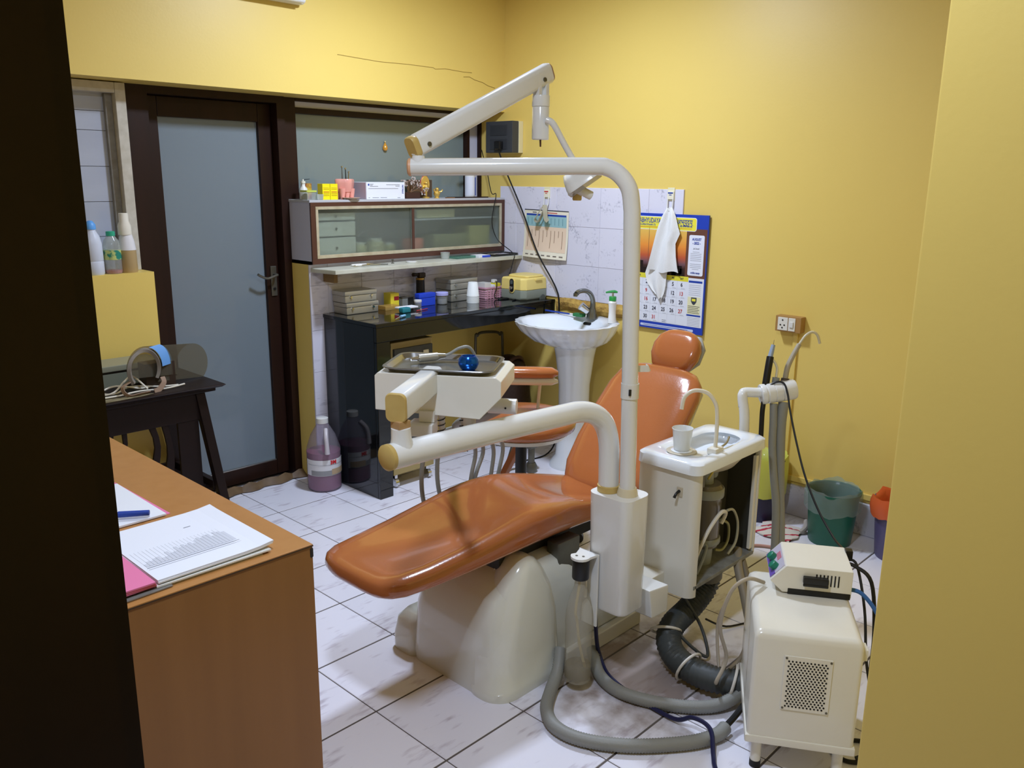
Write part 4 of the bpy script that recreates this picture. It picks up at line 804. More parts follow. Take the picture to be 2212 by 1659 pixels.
for k, pts in enumerate(([(1.03,3.16,TH+.005),(1.10,3.20,TH+.02),(1.18,3.17,TH+.006),(1.26,3.21,TH+.014),(1.36,3.17,TH+.006),(1.42,3.15,TH+.006)],[(1.05,3.13,TH+.005),(1.12,3.15,TH+.025),(1.20,3.19,TH+.03),(1.28,3.17,TH+.012),(1.34,3.20,TH+.006)],[(1.08,3.21,TH+.006),(1.16,3.14,TH+.016),(1.22,3.16,TH+.05),(1.26,3.18,TH+.06),(1.30,3.15,TH+.01)],[(1.02,3.19,TH+.005),(1.08,3.13,TH+.01),(1.17,3.125,TH+.008),(1.27,3.15,TH+.006),(1.36,3.13,TH+.005),(1.44,3.14,TH+.008)])):
    tag(B().tube(pts, .0035, 7).build('white_cable', m_wc), ['white cable running the length of the dark table','white cable arching left of the face shield','white cable looping up inside the face shield','white cable nearest the front edge of the dark table'][k], 'cable', 'tangled white cables on the table')
tag(B().prism([(1.02,3.075,TH+.001),(1.12,3.078,TH+.001),(1.24,3.085,TH+.001),(1.30,3.10,TH+.001),(1.22,3.115,TH+.001),(1.10,3.125,TH+.001),(1.03,3.115,TH+.001)],(0,0,.002)).build('paper_scrap', M('olive_leaf_paper', (150,140,108), .7, var=((96,84,58), 30, .2))), 'torn olive paper lying at the front of the dark table', 'paper')
# ---------------------------------------------------------------- bottles on the window ledge
LZ = 1.11
t = thing('water_bottle', 'white bottle with blue cap leftmost on the window ledge', 'bottle', (1.295,3.545,LZ)); B().lathe([(.034,0),(.037,.006),(.037,.05),(.0355,.054),(.037,.058),(.036,.12),(.030,.150),(.018,.172),(.017,.180)],(1.298,3.545,LZ),24).build('bottle_body', M('milky_bottle', (206,212,226), .35), t); B().lathe([(.020,.178),(.020,.196),(.010,.210),(.006,.212)],(1.298,3.545,LZ),20).build('cap', M('sky_blue_cap', (96,164,232), .4), t)
t = thing('water_bottle', 'clear bottle with green cap and red base on the window ledge', 'bottle', (1.372,3.545,LZ)); B().lathe([(.030,0),(.033,.006),(.033,.11),(.028,.132),(.016,.148),(.015,.152)],(1.372,3.545,LZ),24).build('bottle_body', m_clear, t); B().lathe([(.017,.150),(.017,.166),(.015,.168)],(1.372,3.545,LZ),20).build('cap', M('mint_green_cap', (46,166,130), .4), t); B().lathe([(.0336,.056),(.0336,.094)],(1.372,3.545,LZ),24).build('label_band', M('green_label', (30,128,108), .5, var=((190,200,120), 40, .05)), t); B().lathe([(.031,.002),(.033,.014),(.020,.015)],(1.372,3.545,LZ),20).build('red_liquid', M('red_liquid', (176,30,46), .3), t)
t = thing('spray_bottle', 'tall bottle of brown liquid with white spray top on the window ledge', 'bottle', (1.435,3.55,LZ)); B().lathe([(.033,0),(.035,.006),(.034,.09)],(1.435,3.55,LZ),24).build('brown_liquid', M('tan_liquid', (176,150,106), .35), t); B().lathe([(.0345,.0905),(.030,.125),(.024,.150),(.023,.155)],(1.435,3.55,LZ),24).build('bottle_body', M('white_translucent', (222,220,222), .35), t); B().lathe([(.026,.152),(.026,.186),(.019,.205),(.018,.235),(.017,.238)],(1.432,3.55,LZ),20).build('spray_cap', M('ivory_cap', (226,220,204), .4), t)
# ---------------------------------------------------------------- desk with papers
DZ, DX, DY = .75, .906, 1.437
t = thing('office_desk', 'oak laminate desk in the left foreground with papers on it', 'desk', (.3,1.9,0))
B().box(-.45,DX,DY,2.75,DZ-.005,DZ).build('desk_top', m_desk, t, bevel=.0015)
B().box(-.45,DX-.001,DY+.001,DY+.020,.0,DZ-.0052).build('front_panel', M('oak_laminate_shaded', (150,102,50), .4, var=((138,92,42), 22, .35, (1,1,.06))), t, bevel=.001)  # same laminate as the top, darkened to paint in the panels' shade
B().box(DX-.020,DX-.001,DY+.021,2.75,.0,DZ-.0052).build('side_panel', MATS['oak_laminate_shaded'], t, bevel=.001)
B().box(-.45,DX,DY-.0008,DY+.001,DZ-.0050,DZ-.0022).build('edge_strip', M('dark_edge', (70,48,26), .5), t, smooth=0)
B().box(DX-.008,DX+.0006,DY-.001,DY+.02,DZ-.030,DZ-.008).build('chipped_corner', M('chip_dark', (40,34,30), .7), t, bevel=.003)
def sheet(name, label, cat, c, w, h, ang, z0, th, mat, group=None, curl=0.):
    mx = Matrix.Translation((c[0],c[1],z0)) @ Matrix.Rotation(math.radians(ang),4,'Z')
    rows_ = []
    for j in range(9):
        rows_.append([Vector((-w/2+w*i/8, -h/2+h*j/8, curl*(max(0,i/8-.75)**2*8+max(0,j/8-.8)**2*4))) for i in range(9)])
    b = B(mx); b.loft(rows_, cap=False, close=False); return tag(b.build(name, mat, solid=th, smooth=0), label, cat, group)
sheet('paper_sheet','white sheet on a pink folder with a pen on it','paper',(.655,1.935),.205,.272,0,DZ+.006,.004,m_paper)
sheet('pink_folder','pink folder under the white sheet with the pen','folder',(.655,1.948),.222,.29,1.5,DZ+.001,.004,m_pink)
t = thing('pen', 'white pen with blue cap lying on the white sheet', 'pen', (.70,1.82,DZ+.012)); B().cyl((.600,1.885,DZ+.017),(.672,1.838,DZ+.017),.0055,.0055,12).build('barrel', m_paper, t); B().cyl((.668,1.8405,DZ+.017),(.722,1.803,DZ+.017),.0072,.0062,12).build('cap', m_blue_txt, t, bevel=.001)
t = thing('pencil','sharpened pencil lying between the paper piles','pencil',(.6,1.75,DZ)); B().cyl((.52,1.80,DZ+.005),(.628,1.757,DZ+.005),.0035,.0035,6).build('barrel', M('brown_pencil', (110,66,44), .5), t); B().cyl((.628,1.757,DZ+.005),(.645,1.750,DZ+.005),.0035,.0005,6).build('tip', M('pencil_tip', (120,90,66), .6), t)
# thick pile of papers: a few loose sheets that can be told apart
pile = (((.690,1.602),.235,.272,-1.0,(232,230,220)),((.702,1.605),.238,.27,.8,(214,206,184)),((.706,1.600),.236,.275,-.6,(226,224,214)),((.710,1.603),.24,.272,.5,(240,240,240)),((.712,1.604),.242,.272,0,(232,234,242)))
lbs = ['bottom sheet of the paper pile at the desk corner','cream sheet second from the bottom of the desk paper pile','middle sheet of the paper pile at the desk corner','second sheet from the top of the desk paper pile','top printed graph sheet of the paper pile at the desk corner']
for k,(c,w,h,a,col) in enumerate(pile):
    o = sheet('paper_sheet', lbs[k], 'paper', c, w, h, a, DZ+.001+.0034*k, .003, M('pile_paper_%d' % k, col, .7), 'papers piled at the desk corner', .010 if k > 2 else .0)
top = o; z = DZ+.001+.0034*4+.0033
g = B(); 
xs = [.600+.0075*i for i in range(25)]
random.seed(3)
for i, x_ in enumerate(xs):
    hgt = .018+.04*min(1,i/20)+random.uniform(-.010,.014); g.box(x_,x_+.0068,1.535,1.535+max(.008,hgt),z,z+.0005)
g.build('graph_bars', M('pale_grey_print', (206,208,217), .7), top, smooth=0)
B().box(.598,.79,1.528,1.530,z,z+.0004).build('graph_axis', m_grey_txt, top, smooth=0); B().box(.598,.79,1.520,1.5215,z,z+.0004).build('print_line', M('pale_grey_print2', (200,202,210), .7), top, smooth=0)
for k in range(24): B().box(.60+.0078*k,.6006+.0078*k,1.535,1.615,z,z+.0002).build('grid_line', M('faint_print', (222,223,230), .7), top, smooth=0)
B().box(.735,.75,1.665,1.667,z,z+.0004).build('print_line', m_grey_txt, top, smooth=0)
for k in range(3):
    sheet('pink_folder', ['lowest pink folder at the near edge of the desk','middle pink folder at the near edge of the desk','top pink folder at the near edge of the desk'][k], 'folder', (.478+.002*k,1.565),.215-.004*k,.205,1.0-.8*k, DZ+.012+.0035*k, .003, m_pink, 'pink folders on the desk')
sheet('plastic_sleeve','clear plastic sleeve under the pink folders','sleeve',(.49,1.56),.24,.215,2,DZ+.004,.002,THIN('sleeve_film', (180,178,170), .4, .15, (210,205,196)))
# ---------------------------------------------------------------- jug of purple liquid
JX, JY = 2.232, 3.405
t = thing('liquid_jug', 'translucent jug half full of purple liquid beside the black counter', 'jug', (JX,JY,0))
B().lathe([(.074,0),(.082,.008),(.083,.20),(.080,.215),(.060,.275),(.030,.325),(.025,.335),(.025,.338)],(JX,JY,0),36).build('jug_body', THIN('milky_jug', (212,206,216), .2, .25, (232,226,234)), t)
B().lathe([(.072,.004),(.080,.012),(.081,.195),(.0,.195)],(JX,JY,0),36).build('liquid', M('purple_liquid', (150,78,112), .25, coat=.2), t)
B().lathe([(.029,.334),(.029,.358),(.026,.360)],(JX,JY,0),24).build('cap', m_white2, t)
B().tube([(JX-.012,JY-.045,.312),(JX-.030,JY-.072,.28),(JX-.034,JY-.082,.24),(JX-.034,JY-.084,.20)], [.011,.011,.011,.013], 10).build('handle', M('milky_handle', (204,196,200), .35), t)
def jarc(a0, a1, z0, z1, r, mat, nm, n=18):
    rr_ = []
    for i in range(n+1):
        a = math.radians(a0+(a1-a0)*i/n); rr_.append([(JX+r*math.cos(a),JY+r*math.sin(a),z0),(JX+r*math.cos(a),JY+r*math.sin(a),z1)])
    return B().loft(rr_, cap=False, close=False).build(nm, mat, t, solid=.0006)
jarc(165,325,.085,.165,.0838,M('jug_label', (226,224,224), .5),'label')
jarc(190,318,.087,.112,.0845,M('label_grey', (150,150,150), .5),'label_band'); jarc(262,318,.090,.118,.0850,M('label_tan', (190,164,130), .5),'label_picture'); jarc(175,320,.1405,.1415,.0850,m_grey_txt,'label_line')
a = math.radians(268); text('lettering','3M',.026,(JX+.0852*math.cos(a),JY+.0852*math.sin(a),.152),Matrix.Rotation(math.radians(-2),3,'Z') @ AX_BACK,M('label_red', (214,30,40), .5),t,bold=.0012)
# ---------------------------------------------------------------- bins by the right wall
def bin_(label, x, y, rb, rt, h, col, group='waste bins by the yellow wall'):
    t = thing('waste_bin', label, 'bin', (x,y,0), group=group)
    B().lathe([(rb*.96,0),(rb,.006),(rt,h),(rt+.005,h+.002),(rt+.005,h-.008),(rt-.004,h-.008),(rb-.006,.012),(0,.012)],(x,y,0),32).build('bin_body', M('bin_%d_%d_%d' % col, col, .4), t)
    return t
def liner(t, label, x, y, rt, h, drop, mat, amp, seed, nm='bin_liner', inside=.10, puff=.0):
    random.seed(seed); n = 40; ph = [random.uniform(0,6.28) for _ in range(4)]
    def rg(r, z, k):
        out = []
        for i in range(n):
            a = 2*math.pi*i/n; d = amp*k*(math.sin(3*a+ph[0])+.7*math.sin(7*a+ph[1])+.5*math.sin(13*a+ph[2])); out.append(Vector((x+(r+d*.5)*math.cos(a), y+(r+d*.5)*math.sin(a), z+d)))
        return out
    B().loft([rg(rt+.006+puff*.4,h-drop,1.2),rg(rt+.010+puff,h-drop*.5,.8),rg(rt+.010+puff,h-.01,.6),rg(rt+.004+puff*.6,h+.012,1),rg(rt-.010,h+.004,.8),rg(rt-.018,h-inside*.5,1),rg(rt-.035,h-inside,1.2)], cap=False).build(nm, mat, t, smooth=70)
bt = bin_('green waste bin with clear bag against the yellow wall', 3.395,1.345,.088,.106,.232,(24,92,72)); liner(bt,'',3.395,1.345,.106,.232,.085,m_bag,.006,1)
bt = bin_('purple waste bin with orange bag cut off by the near wall', 3.435,1.075,.088,.108,.245,(84,76,112)); liner(bt,'',3.435,1.075,.108,.245,.07,M('orange_bag', (206,92,44), .4),.008,2,puff=.006)
bt = bin_('dark blue waste bin with lime bag behind the spittoon unit', 3.43,1.70,.088,.106,.29,(40,38,66)); liner(bt,'',3.43,1.70,.106,.29,.17,M('lime_bag', (196,198,84), .35, coat=.2),.006,5)
# striped cloth on the floor
t = thing('floor_cloth', 'red and white striped cloth crumpled on the floor by the bins', 'cloth', (3.31,1.53,0))
m_str = bpy.data.materials.new('red_striped_cotton'); m_str.use_nodes = True; nt = m_str.node_tree; tc = nt.nodes.new('ShaderNodeTexCoord'); wv = nt.nodes.new('ShaderNodeTexWave'); wv.inputs['Scale'].default_value = 9; wv.inputs['Distortion'].default_value = 1.2; wv.bands_direction = 'DIAGONAL'; rp = nt.nodes.new('ShaderNodeValToRGB'); rp.color_ramp.elements[0].position = .10; rp.color_ramp.elements[0].color = lin((180,50,70)); rp.color_ramp.elements[1].position = .2; rp.color_ramp.elements[1].color = lin((214,206,196)); nt.links.new(tc.outputs['Object'], wv.inputs[0]); nt.links.new(wv.outputs[0], rp.inputs[0]); nt.links.new(rp.outputs[0], nt.nodes['Principled BSDF'].inputs['Base Color']); nt.nodes['Principled BSDF'].inputs['Roughness'].default_value = .9
random.seed(11); rows = []
for j in range(9):
    rows.append([(3.235+.02*i+.01*math.sin(j), 1.45+.022*j+.008*math.sin(i*1.4), .008+.030*abs(math.sin(i*.8+j*.5))*math.sin(math.pi*(i+.6)/9.4)*math.sin(math.pi*(j+.6)/9.4)) for i in range(9)])
B().loft(rows, cap=False, close=False).build('cloth', m_str, t, solid=.006, smooth=60)
B().tube([(3.36,1.46,.012),(3.39,1.45,.03),(3.41,1.46,.05),(3.43,1.45,.04)], [.008,.012,.009,.004], 8).build('tied_end', M('grey_cotton', (176,168,160), .9), t)
# ---------------------------------------------------------------- compressor cabinet with scaler on top
CA = math.atan2(-.856,.52); cmx = Matrix.Translation((1.812,.878,0)) @ Matrix.Rotation(CA,4,'Z')
t = thing('compressor_cabinet', 'cream metal cabinet on four legs with perforated grille in the right foreground', 'cabinet', cmx @ Vector((.13,.18,0)), CA)
CW, CD, Z0, Z1 = .262, .36, .088, .405
B(cmx).loft([rrect(0,CW,0,CD,Z0+.018,.012),rrect(0,CW,0,CD,Z1-.022,.012),rrect(.003,CW-.003,.003,CD-.003,Z1-.010,.012),rrect(.012,CW-.012,.012,CD-.012,Z1-.001,.012),rrect(.02,CW-.02,.02,CD-.02,Z1,.012)]).build('casing', m_cream, t, smooth=60)
B(cmx).box(-.004,CW+.004,-.004,CD+.004,Z0,Z0+.022).build('base_tray', m_cream, t, bevel=.004)
B(cmx).box(.076,.192,-.0035,.001,.196,.348).build('grille_plate', m_cream, t, bevel=.002)
pf = B(cmx)
for r_ in range(19):
    for c_ in range(11):
        x_ = .087+c_*.0088+(.0044 if r_%2 else 0); z_ = .208+r_*.0070
        pf.lathe([(.0024,0),(.0024,.0008)], (x_,-.0037,z_), 8, (0,-1,0))
pf.build('perforations', M('hole_black', (14,12,10), .9), t, kind='stuff', smooth=0)
for x_, z_ in ((.081,.342),(.187,.342),(.081,.202),(.187,.202)): B(cmx).lathe([(.003,0),(.003,.001)],(x_,-.0036,z_),10,(0,-1,0)).build('screw', m_dsteel, t)
for x_, y_ in ((.03,.03),(CW-.03,.03),(.03,CD-.03),(CW-.03,CD-.03)):
    l_ = B(cmx).cyl((x_,y_,.018),(x_,y_,Z0+.004),.0135,.0135,16).build('leg', m_cream, t); B(cmx).cyl((x_,y_,0),(x_,y_,.019),.0145,.0145,16).build('rubber_foot', m_rubber, l_)
B(cmx).box(CW,CW+.012,.02,.06,Z1-.06,Z1-.03).build('side_socket', m_cream, t, bevel=.002)
# ultrasonic scaler unit
smx = cmx @ Matrix.Translation((.048,.222,Z1)) 
t = thing('scaler_unit', 'cream ultrasonic scaler with green knobs standing on the compressor cabinet', 'scaler', smx @ Vector((.1,.08,0)), CA)
SW, SD, SH = .212, .165, .082
side = [(0.030,0.0),(SW,0.0),(SW,SH),(.048,SH),(.0,.035)]
B(smx).prism([(x_,0,z_+.014) for x_, z_ in ((.034,-.010),(SW,-.010),(SW,SH-.014),(.040,SH-.014),(.0,.022))],(0,SD,0)).build('housing', m_cream, t, bevel=.003)
B(smx).box(.048,SW-.002,-.0012,SD,.0,.018).build('black_base', m_blackpl, t, bevel=.002)
B(smx).box(.085,.150,-.016,.0,.040,.060).build('side_handle', m_blackpl, t, bevel=.003)
B(smx).box(.085,.150,-.0165,-.010,.034,.042).build('handle_lip', m_blackpl, t, bevel=.002)
for k in range(7): B(smx).box(.118+k*.0095,.1215+k*.0095,-.0012,.0005,.034 if k > 2 else .060,.066).build('vent_slot', m_blackpl, t, smooth=0)
# sloping control panel on the left end
n_ = Vector((-.046,0,.040)).normalized(); n_ = Vector((-(SH-.036),0,.040)).normalized(); o0 = Vector((.002,0,.038)); e1 = Vector((.038,0,SH-.036-.002)).normalized()
L_ = .056
def pp(u, v, off): return o0 + e1*(u*L_) + Vector((0,v*SD,0)) + n_*off
B(smx).loft([[pp(.02,.06,.0),pp(.02,.94,.0),pp(.96,.94,.0),pp(.96,.06,.0)],[pp(.02,.06,.0018),pp(.02,.94,.0018),pp(.96,.94,.0018),pp(.96,.06,.0018)]]).build('control_panel', M('pale_lilac_panel', (196,190,206), .3), t, smooth=0)
B(smx).loft([[pp(.02,.06,.0),pp(.02,.94,.0),pp(.34,.94,.0),pp(.34,.06,.0)],[pp(.02,.06,.0026),pp(.02,.94,.0026),pp(.34,.94,.0026),pp(.34,.06,.0026)]]).build('purple_band', M('purple_band', (112,88,176), .3), t, smooth=0)
B(smx).loft([[pp(.62,.40,.0),pp(.62,.66,.0),pp(.88,.66,.0),pp(.88,.40,.0)],[pp(.62,.40,.0026),pp(.62,.66,.0026),pp(.88,.66,.0026),pp(.88,.40,.0026)]]).build('red_mark', M('rose_mark', (196,120,140), .4), t, smooth=0)
for v in (.25,.62): B(smx).lathe([(.013,0),(.0125,.014),(.010,.016)], pp(.42,v,.002), 12, n_).build('knob', M('teal_green_knob', (28,124,98), .4), t)
mw = smx
for k,(pts,r,m_,lb) in enumerate((
    ([(SW-.01,.10,.062),(SW+.02,.09,.060),(SW+.06,.06,.03),(SW+.075,.03,-.10),(SW+.07,.0,-.22)], .0055, m_cord, 'thick black mains lead leaving the scaler'),
    ([(SW-.005,.03,.018),(SW+.03,.02,.014),(SW+.07,.0,-.03),(SW+.10,-.02,-.10),(SW+.12,-.02,-.2)], .006, M('blue_hose', (52,104,176), .4), 'blue water hose leaving the scaler'),
    ([(SW+.005,.13,.06),(SW+.03,.12,.05),(SW+.05,.06,-.05),(SW+.055,.0,-.16),(SW+.06,-.05,-.21)], .004, m_cord, 'thin black lead dropping beside the compressor cabinet'))):
    tag(B(mw).tube(pts, r, 8).build('scaler_cable', m_), lb, 'cable')
o = thing('cable_plug', 'black plug block at the back of the scaler', 'plug', mw @ Vector((SW,.14,.06))); B(mw).box(SW-.002,SW+.018,.125,.150,.058,.088).build('plug_body', m_blackpl, o, bevel=.003)
# hoses on the floor ------------------------------------------------------------------
def ribbed(name, pts, r, n, mat, label, cat='hose', depth=.10, group=None):
    """corrugated hose: radius waves along the path"""
    P_ = [Vector(p) for p in pts]; q = []
    for i in range(len(P_)-1):
        a = P_[max(i-1,0)]; b = P_[i]; c = P_[i+1]; d = P_[min(i+2,len(P_)-1)]
        for k in range(12):
            u = k/12; q.append(.5*((2*b)+(c-a)*u+(2*a-5*b+4*c-d)*u*u+(3*b-a-3*c+d)*u**3))
    q.append(P_[-1]); L = [0]
    for a, b in zip(q,q[1:]): L.append(L[-1]+(b-a).length)
    out = []; j = 0; steps = int(L[-1]/n*2)
    for s_ in range(steps+1):
        l = L[-1]*s_/steps
        while j < len(L)-2 and L[j+1] < l: j += 1
        u = (l-L[j])/max(1e-6,L[j+1]-L[j]); out.append(q[j].lerp(q[j+1],u))
    rr_ = [r*(1 if k%2 else 1-depth) for k in range(len(out))]
    return tag(B().tube(out, rr_, 14, smooth=0).build(name, mat, smooth=80), label, cat, group)
ribbed('suction_hose', [(1.80,1.50,.10),(1.76,1.475,.05),(1.70,1.45,.021),(1.625,1.40,.02),(1.582,1.33,.02),(1.592,1.24,.02),(1.665,1.13,.02),(1.78,1.03,.02),(1.86,.99,.022),(1.905,.985,.028)], .0195, .008, m_greyhose, 'outer grey ribbed hose looping forward on the floor', group='grey ribbed hoses on the floor')
ribbed('suction_hose', [(1.92,1.47,.06),(1.87,1.40,.021),(1.842,1.30,.02),(1.875,1.19,.02),(1.935,1.10,.02),(2.0,1.05,.024),(2.08,1.02,.05)], .0195, .008, m_greyhose, 'inner grey ribbed hose curving under the big charcoal hose', group='grey ribbed hoses on the floor')
ribbed('drain_hose', [(2.385,1.335,.215),(2.36,1.335,.16),(2.26,1.335,.118),(2.16,1.33,.10),(2.10,1.305,.075),(2.065,1.25,.055),(2.045,1.17,.052),(2.05,1.10,.055),(2.085,1.03,.06),(2.12,.99,.06)], .041, .014, m_dkhose, 'thick charcoal corrugated hose from the spittoon unit to the compressor', depth=.15)
tag(B().tube([(1.90,.985,.03),(1.95,.985,.036),(2.0,.98,.06),(2.04,.97,.09)], .009, 8).build('hose_core', m_cord), 'black inner tube sticking out of the outer grey hose', 'hose')
m_dkb = M('navy_cord', (24,28,70), .4)
tag(B().tube([(1.862,1.425,.30),(1.868,1.425,.24),(1.90,1.44,.12),(1.92,1.44,.05),(1.895,1.38,.012),(1.865,1.25,.010),(1.855,1.12,.012),(1.855,1.06,.045),(1.845,1.00,.045),(1.80,.96,.008),(1.76,.93,.006),(1.70,.86,.006),(1.62,.80,.006)], .0065, 8).build('navy_cord', m_dkb), 'navy blue cord trailing from the water bottle across the floor', 'cable')
tag(B().tube([(2.12,.62,.006),(2.06,.66,.006),(2.03,.70,.006),(2.05,.745,.006),(2.10,.74,.006),(2.14,.70,.006),(2.10,.655,.02),(2.05,.68,.012)], .006, 8).build('coiled_cord', m_cord), 'black cord coiled on the floor under the compressor cabinet', 'cable')
for k,(a0,c,rad) in enumerate((((0,0,0),(2.118,1.262,.086),.050),((0,0,0),(2.048,1.11,.058),.052))):
    pass
def band(p, d, r, lb):
    d = Vector(d).normalized(); up = Vector((0,0,1)); a_ = d.cross(up).normalized(); b_ = a_.cross(d)
    pts = [Vector(p)+a_*r*math.cos(w)+b_*r*math.sin(w)+d*(.018*math.sin(w)) for w in [2*math.pi*i/20 for i in range(21)]]
    tag(B().tube(pts, .0045, 8, smooth=0).build('cable_loop', m_wcord), lb, 'cable', 'cream cable loops round the charcoal hose')
band((2.128,1.335,.092),(-.07,-.05,-.045),.047,'upper cream cable loop round the charcoal hose'); band((2.052,1.20,.055),(-.02,-.12,0),.048,'middle cream cable loop round the charcoal hose'); band((2.07,1.06,.058),(.03,-.06,.01),.048,'white cable loop round the charcoal hose beside the cabinet')
for k,(pts,r,m_,lb) in enumerate((
    ([(2.50,1.30,.262),(2.437,1.262,.235),(2.40,1.215,.17),(2.37,1.175,.105),(2.34,1.14,.055),(2.31,1.11,.02),(2.25,1.07,.018)], .015, m_tan, 'thick tan hose running down from the spittoon unit to the floor'),
    ([(2.50,1.29,.25),(2.47,1.255,.22),(2.41,1.19,.15),(2.36,1.14,.09),(2.32,1.10,.05)], .012, M('tan_hose_dark', (128,118,100), .5), 'second tan hose from the spittoon unit towards the compressor'),
    ([(2.05,.98,.415),(1.99,1.0,.44),(1.96,1.03,.40),(1.97,1.06,.28),(2.02,1.06,.16),(1.99,1.07,.09),(2.05,1.09,.07),(2.10,1.06,.12),(2.08,1.03,.2)], .0055, M('beige_cord', (176,164,144), .5), 'beige handpiece cord looping down beside the compressor cabinet'),
    ([(2.10,1.11,.30),(2.14,1.16,.18),(2.11,1.13,.06),(2.05,1.08,.035),(2.10,1.12,.02),(2.2,1.16,.01)], .005, M('beige_cord2', (190,178,160), .5), 'thin beige cord tangled behind the compressor cabinet'),
    ([(2.35,1.32,.05),(2.42,1.28,.01),(2.52,1.22,.008),(2.45,1.12,.008),(2.3,1.1,.008)], .0035, m_cord, 'thin black wire on the floor behind the compressor'),
    ([(2.2,1.33,.20),(2.25,1.28,.08),(2.2,1.22,.02),(2.16,1.25,.05),(2.13,1.31,.11)], .0055, m_dkhose, 'thin dark tube beside the charcoal hose'),
    ([(2.95,1.65,.008),(3.05,1.58,.008),(3.12,1.52,.008),(3.16,1.42,.008)], .006, M('pink_cord', (196,150,140), .5), 'pinkish cord lying on the floor by the striped cloth'))):
    tag(B().tube(pts, r, 10).build('hose' if r > .01 else 'cable', m_), lb, 'hose' if r > .01 else 'cable')
# ================================================================== DENTAL CHAIR
YC = 1.755
ch = thing('dental_chair', 'orange reclining dental chair on a white moulded base', 'dental chair', (1.85,YC,0))
m_shell = M('ivory_moulded_shell', (218,218,206), .16, coat=.5)
m_shell2 = M('ivory_side_cover', (222,222,210), .14, coat=.5)
base = B().loft([rrect(1.552,2.02,1.535,1.925,.0,.05),rrect(1.550,2.02,1.532,1.928,.03,.05),rrect(1.556,2.0,1.538,1.922,.20,.06),rrect(1.585,1.97,1.545,1.912,.30,.07),rrect(1.66,1.92,1.56,1.90,.36,.08),rrect(1.70,1.88,1.60,1.87,.375,.08)]).build('base_shell', m_shell, ch, smooth=60)
# raised side cover with its arched seam
def fin(z, x0, x1, y0, y1, r): return rrect(x0,x1,y0,y1,z,r,8)
B().loft([fin(.0,1.545,1.85,1.512,1.68,.075),fin(.028,1.543,1.852,1.510,1.68,.075),fin(.032,1.547,1.85,1.514,1.676,.075),fin(.12,1.550,1.852,1.518,1.675,.075),fin(.22,1.572,1.845,1.524,1.672,.07),fin(.30,1.605,1.825,1.532,1.668,.065),fin(.36,1.645,1.79,1.542,1.66,.055),fin(.395,1.68,1.755,1.555,1.645,.035),fin(.405,1.70,1.735,1.575,1.625,.016)]).build('side_cover', m_shell2, ch, smooth=60)
B().tube([(1.566,1.668,.0),(1.568,1.668,.06),(1.572,1.664,.13),(1.592,1.659,.22),(1.622,1.655,.30),(1.660,1.648,.358),(1.690,1.638,.392),(1.708,1.622,.404)], .0028, 8).build('cover_seam', m_white, ch)
B().loft([rrect(1.548,2.26,1.90,2.015,.0,.03),rrect(1.548,2.26,1.90,2.015,.05,.03),rrect(1.556,2.25,1.90,2.005,.11,.03),rrect(1.575,2.24,1.90,1.985,.135,.03)]).build('far_side_cover', m_shell, ch, smooth=60)
B().box(1.85,2.245,1.512,1.66,0,.055).build('base_plate', m_cream, ch, bevel=.006)
B().prism([(1.90,1.535,.055),(2.22,1.535,.055),(2.22,1.535,.10),(1.98,1.535,.20),(1.90,1.535,.20)],(0,.12,0)).build('base_rear_cover', m_shell, ch, bevel=.012)
B().box(1.66,2.30,1.63,1.88,.355,.415).build('under_frame', M('dark_under_frame', (46,46,42), .6), ch, bevel=.006)
B().box(1.88,1.99,1.60,1.90,.20,.36).build('lift_column', m_dsteel, ch, bevel=.006)
B().prism([(1.845,1.555,.41),(1.95,1.555,.41),(1.95,1.555,.19),(1.875,1.555,.19),(1.875,1.555,.28),(1.845,1.555,.32)],(0,.05,0)).build('pivot_bracket', m_dsteel, ch, bevel=.006)
def cushion(stations, name):
    rings = []
    for X, hw, zt, zb, dip in stations:
        ring_ = []; n = 28; h = (zt-zb)/2; zc = (zt+zb)/2
        for i in range(n):
            a = 2*math.pi*i/n; c, s_ = math.cos(a), math.sin(a)
            y_ = hw*math.copysign(abs(c)**.42, c); z_ = h*math.copysign(abs(s_)**.55, s_)
            if s_ > 0: z_ -= dip*max(0,1-(y_/hw/.82)**2)**1.1
            else: z_ *= (1 - .35*abs(y_/hw)**6) if hw else 1
            ring_.append(Vector((X, YC+y_, zc+z_)))
        rings.append(ring_)
    return B().loft(rings).build(name, m_orange, ch, smooth=70)
cushion([(1.212,.05,.452,.438,0),(1.216,.10,.463,.429,0),(1.226,.133,.472,.422,.002),(1.245,.156,.479,.417,.006),(1.28,.172,.484,.414,.012),(1.36,.182,.489,.413,.018),(1.48,.190,.499,.413,.022),(1.62,.197,.517,.414,.022),(1.74,.202,.533,.415,.017),(1.83,.203,.538,.414,.012),(1.92,.203,.533,.412,.014),(2.02,.200,.512,.410,.020),(2.12,.194,.485,.405,.024),(2.22,.184,.458,.395,.022),(2.30,.170,.436,.385,.014),(2.36,.14,.418,.38,.004),(2.385,.09,.405,.385,0)],'seat_cushion')
def pad(name, c, ax, rows_, parent=ch, mat=m_orange, e=.5):
    """cushion whose rings run along ax (unit vector in the XZ plane)"""
    ax = Vector(ax).normalized(); nn = Vector((-ax.z,0,ax.x)); rings = []
    for s_, hw, th0, th1, dip in rows_:
        ring_ = []; n = 28
        for i in range(n):
            a = 2*math.pi*i/n; cc, ss = math.cos(a), math.sin(a)
            y_ = hw*math.copysign(abs(cc)**e, cc); t_ = (th1 if ss > 0 else th0)*math.copysign(abs(ss)**.6, ss)
            if ss > 0: t_ -= dip*max(0,1-(y_/hw/.85)**2)
            ring_.append(Vector(c)+ax*s_+nn*t_+Vector((0,y_,0)))
        rings.append(ring_)
    return B().loft(rings).build(name, mat, parent, smooth=70)
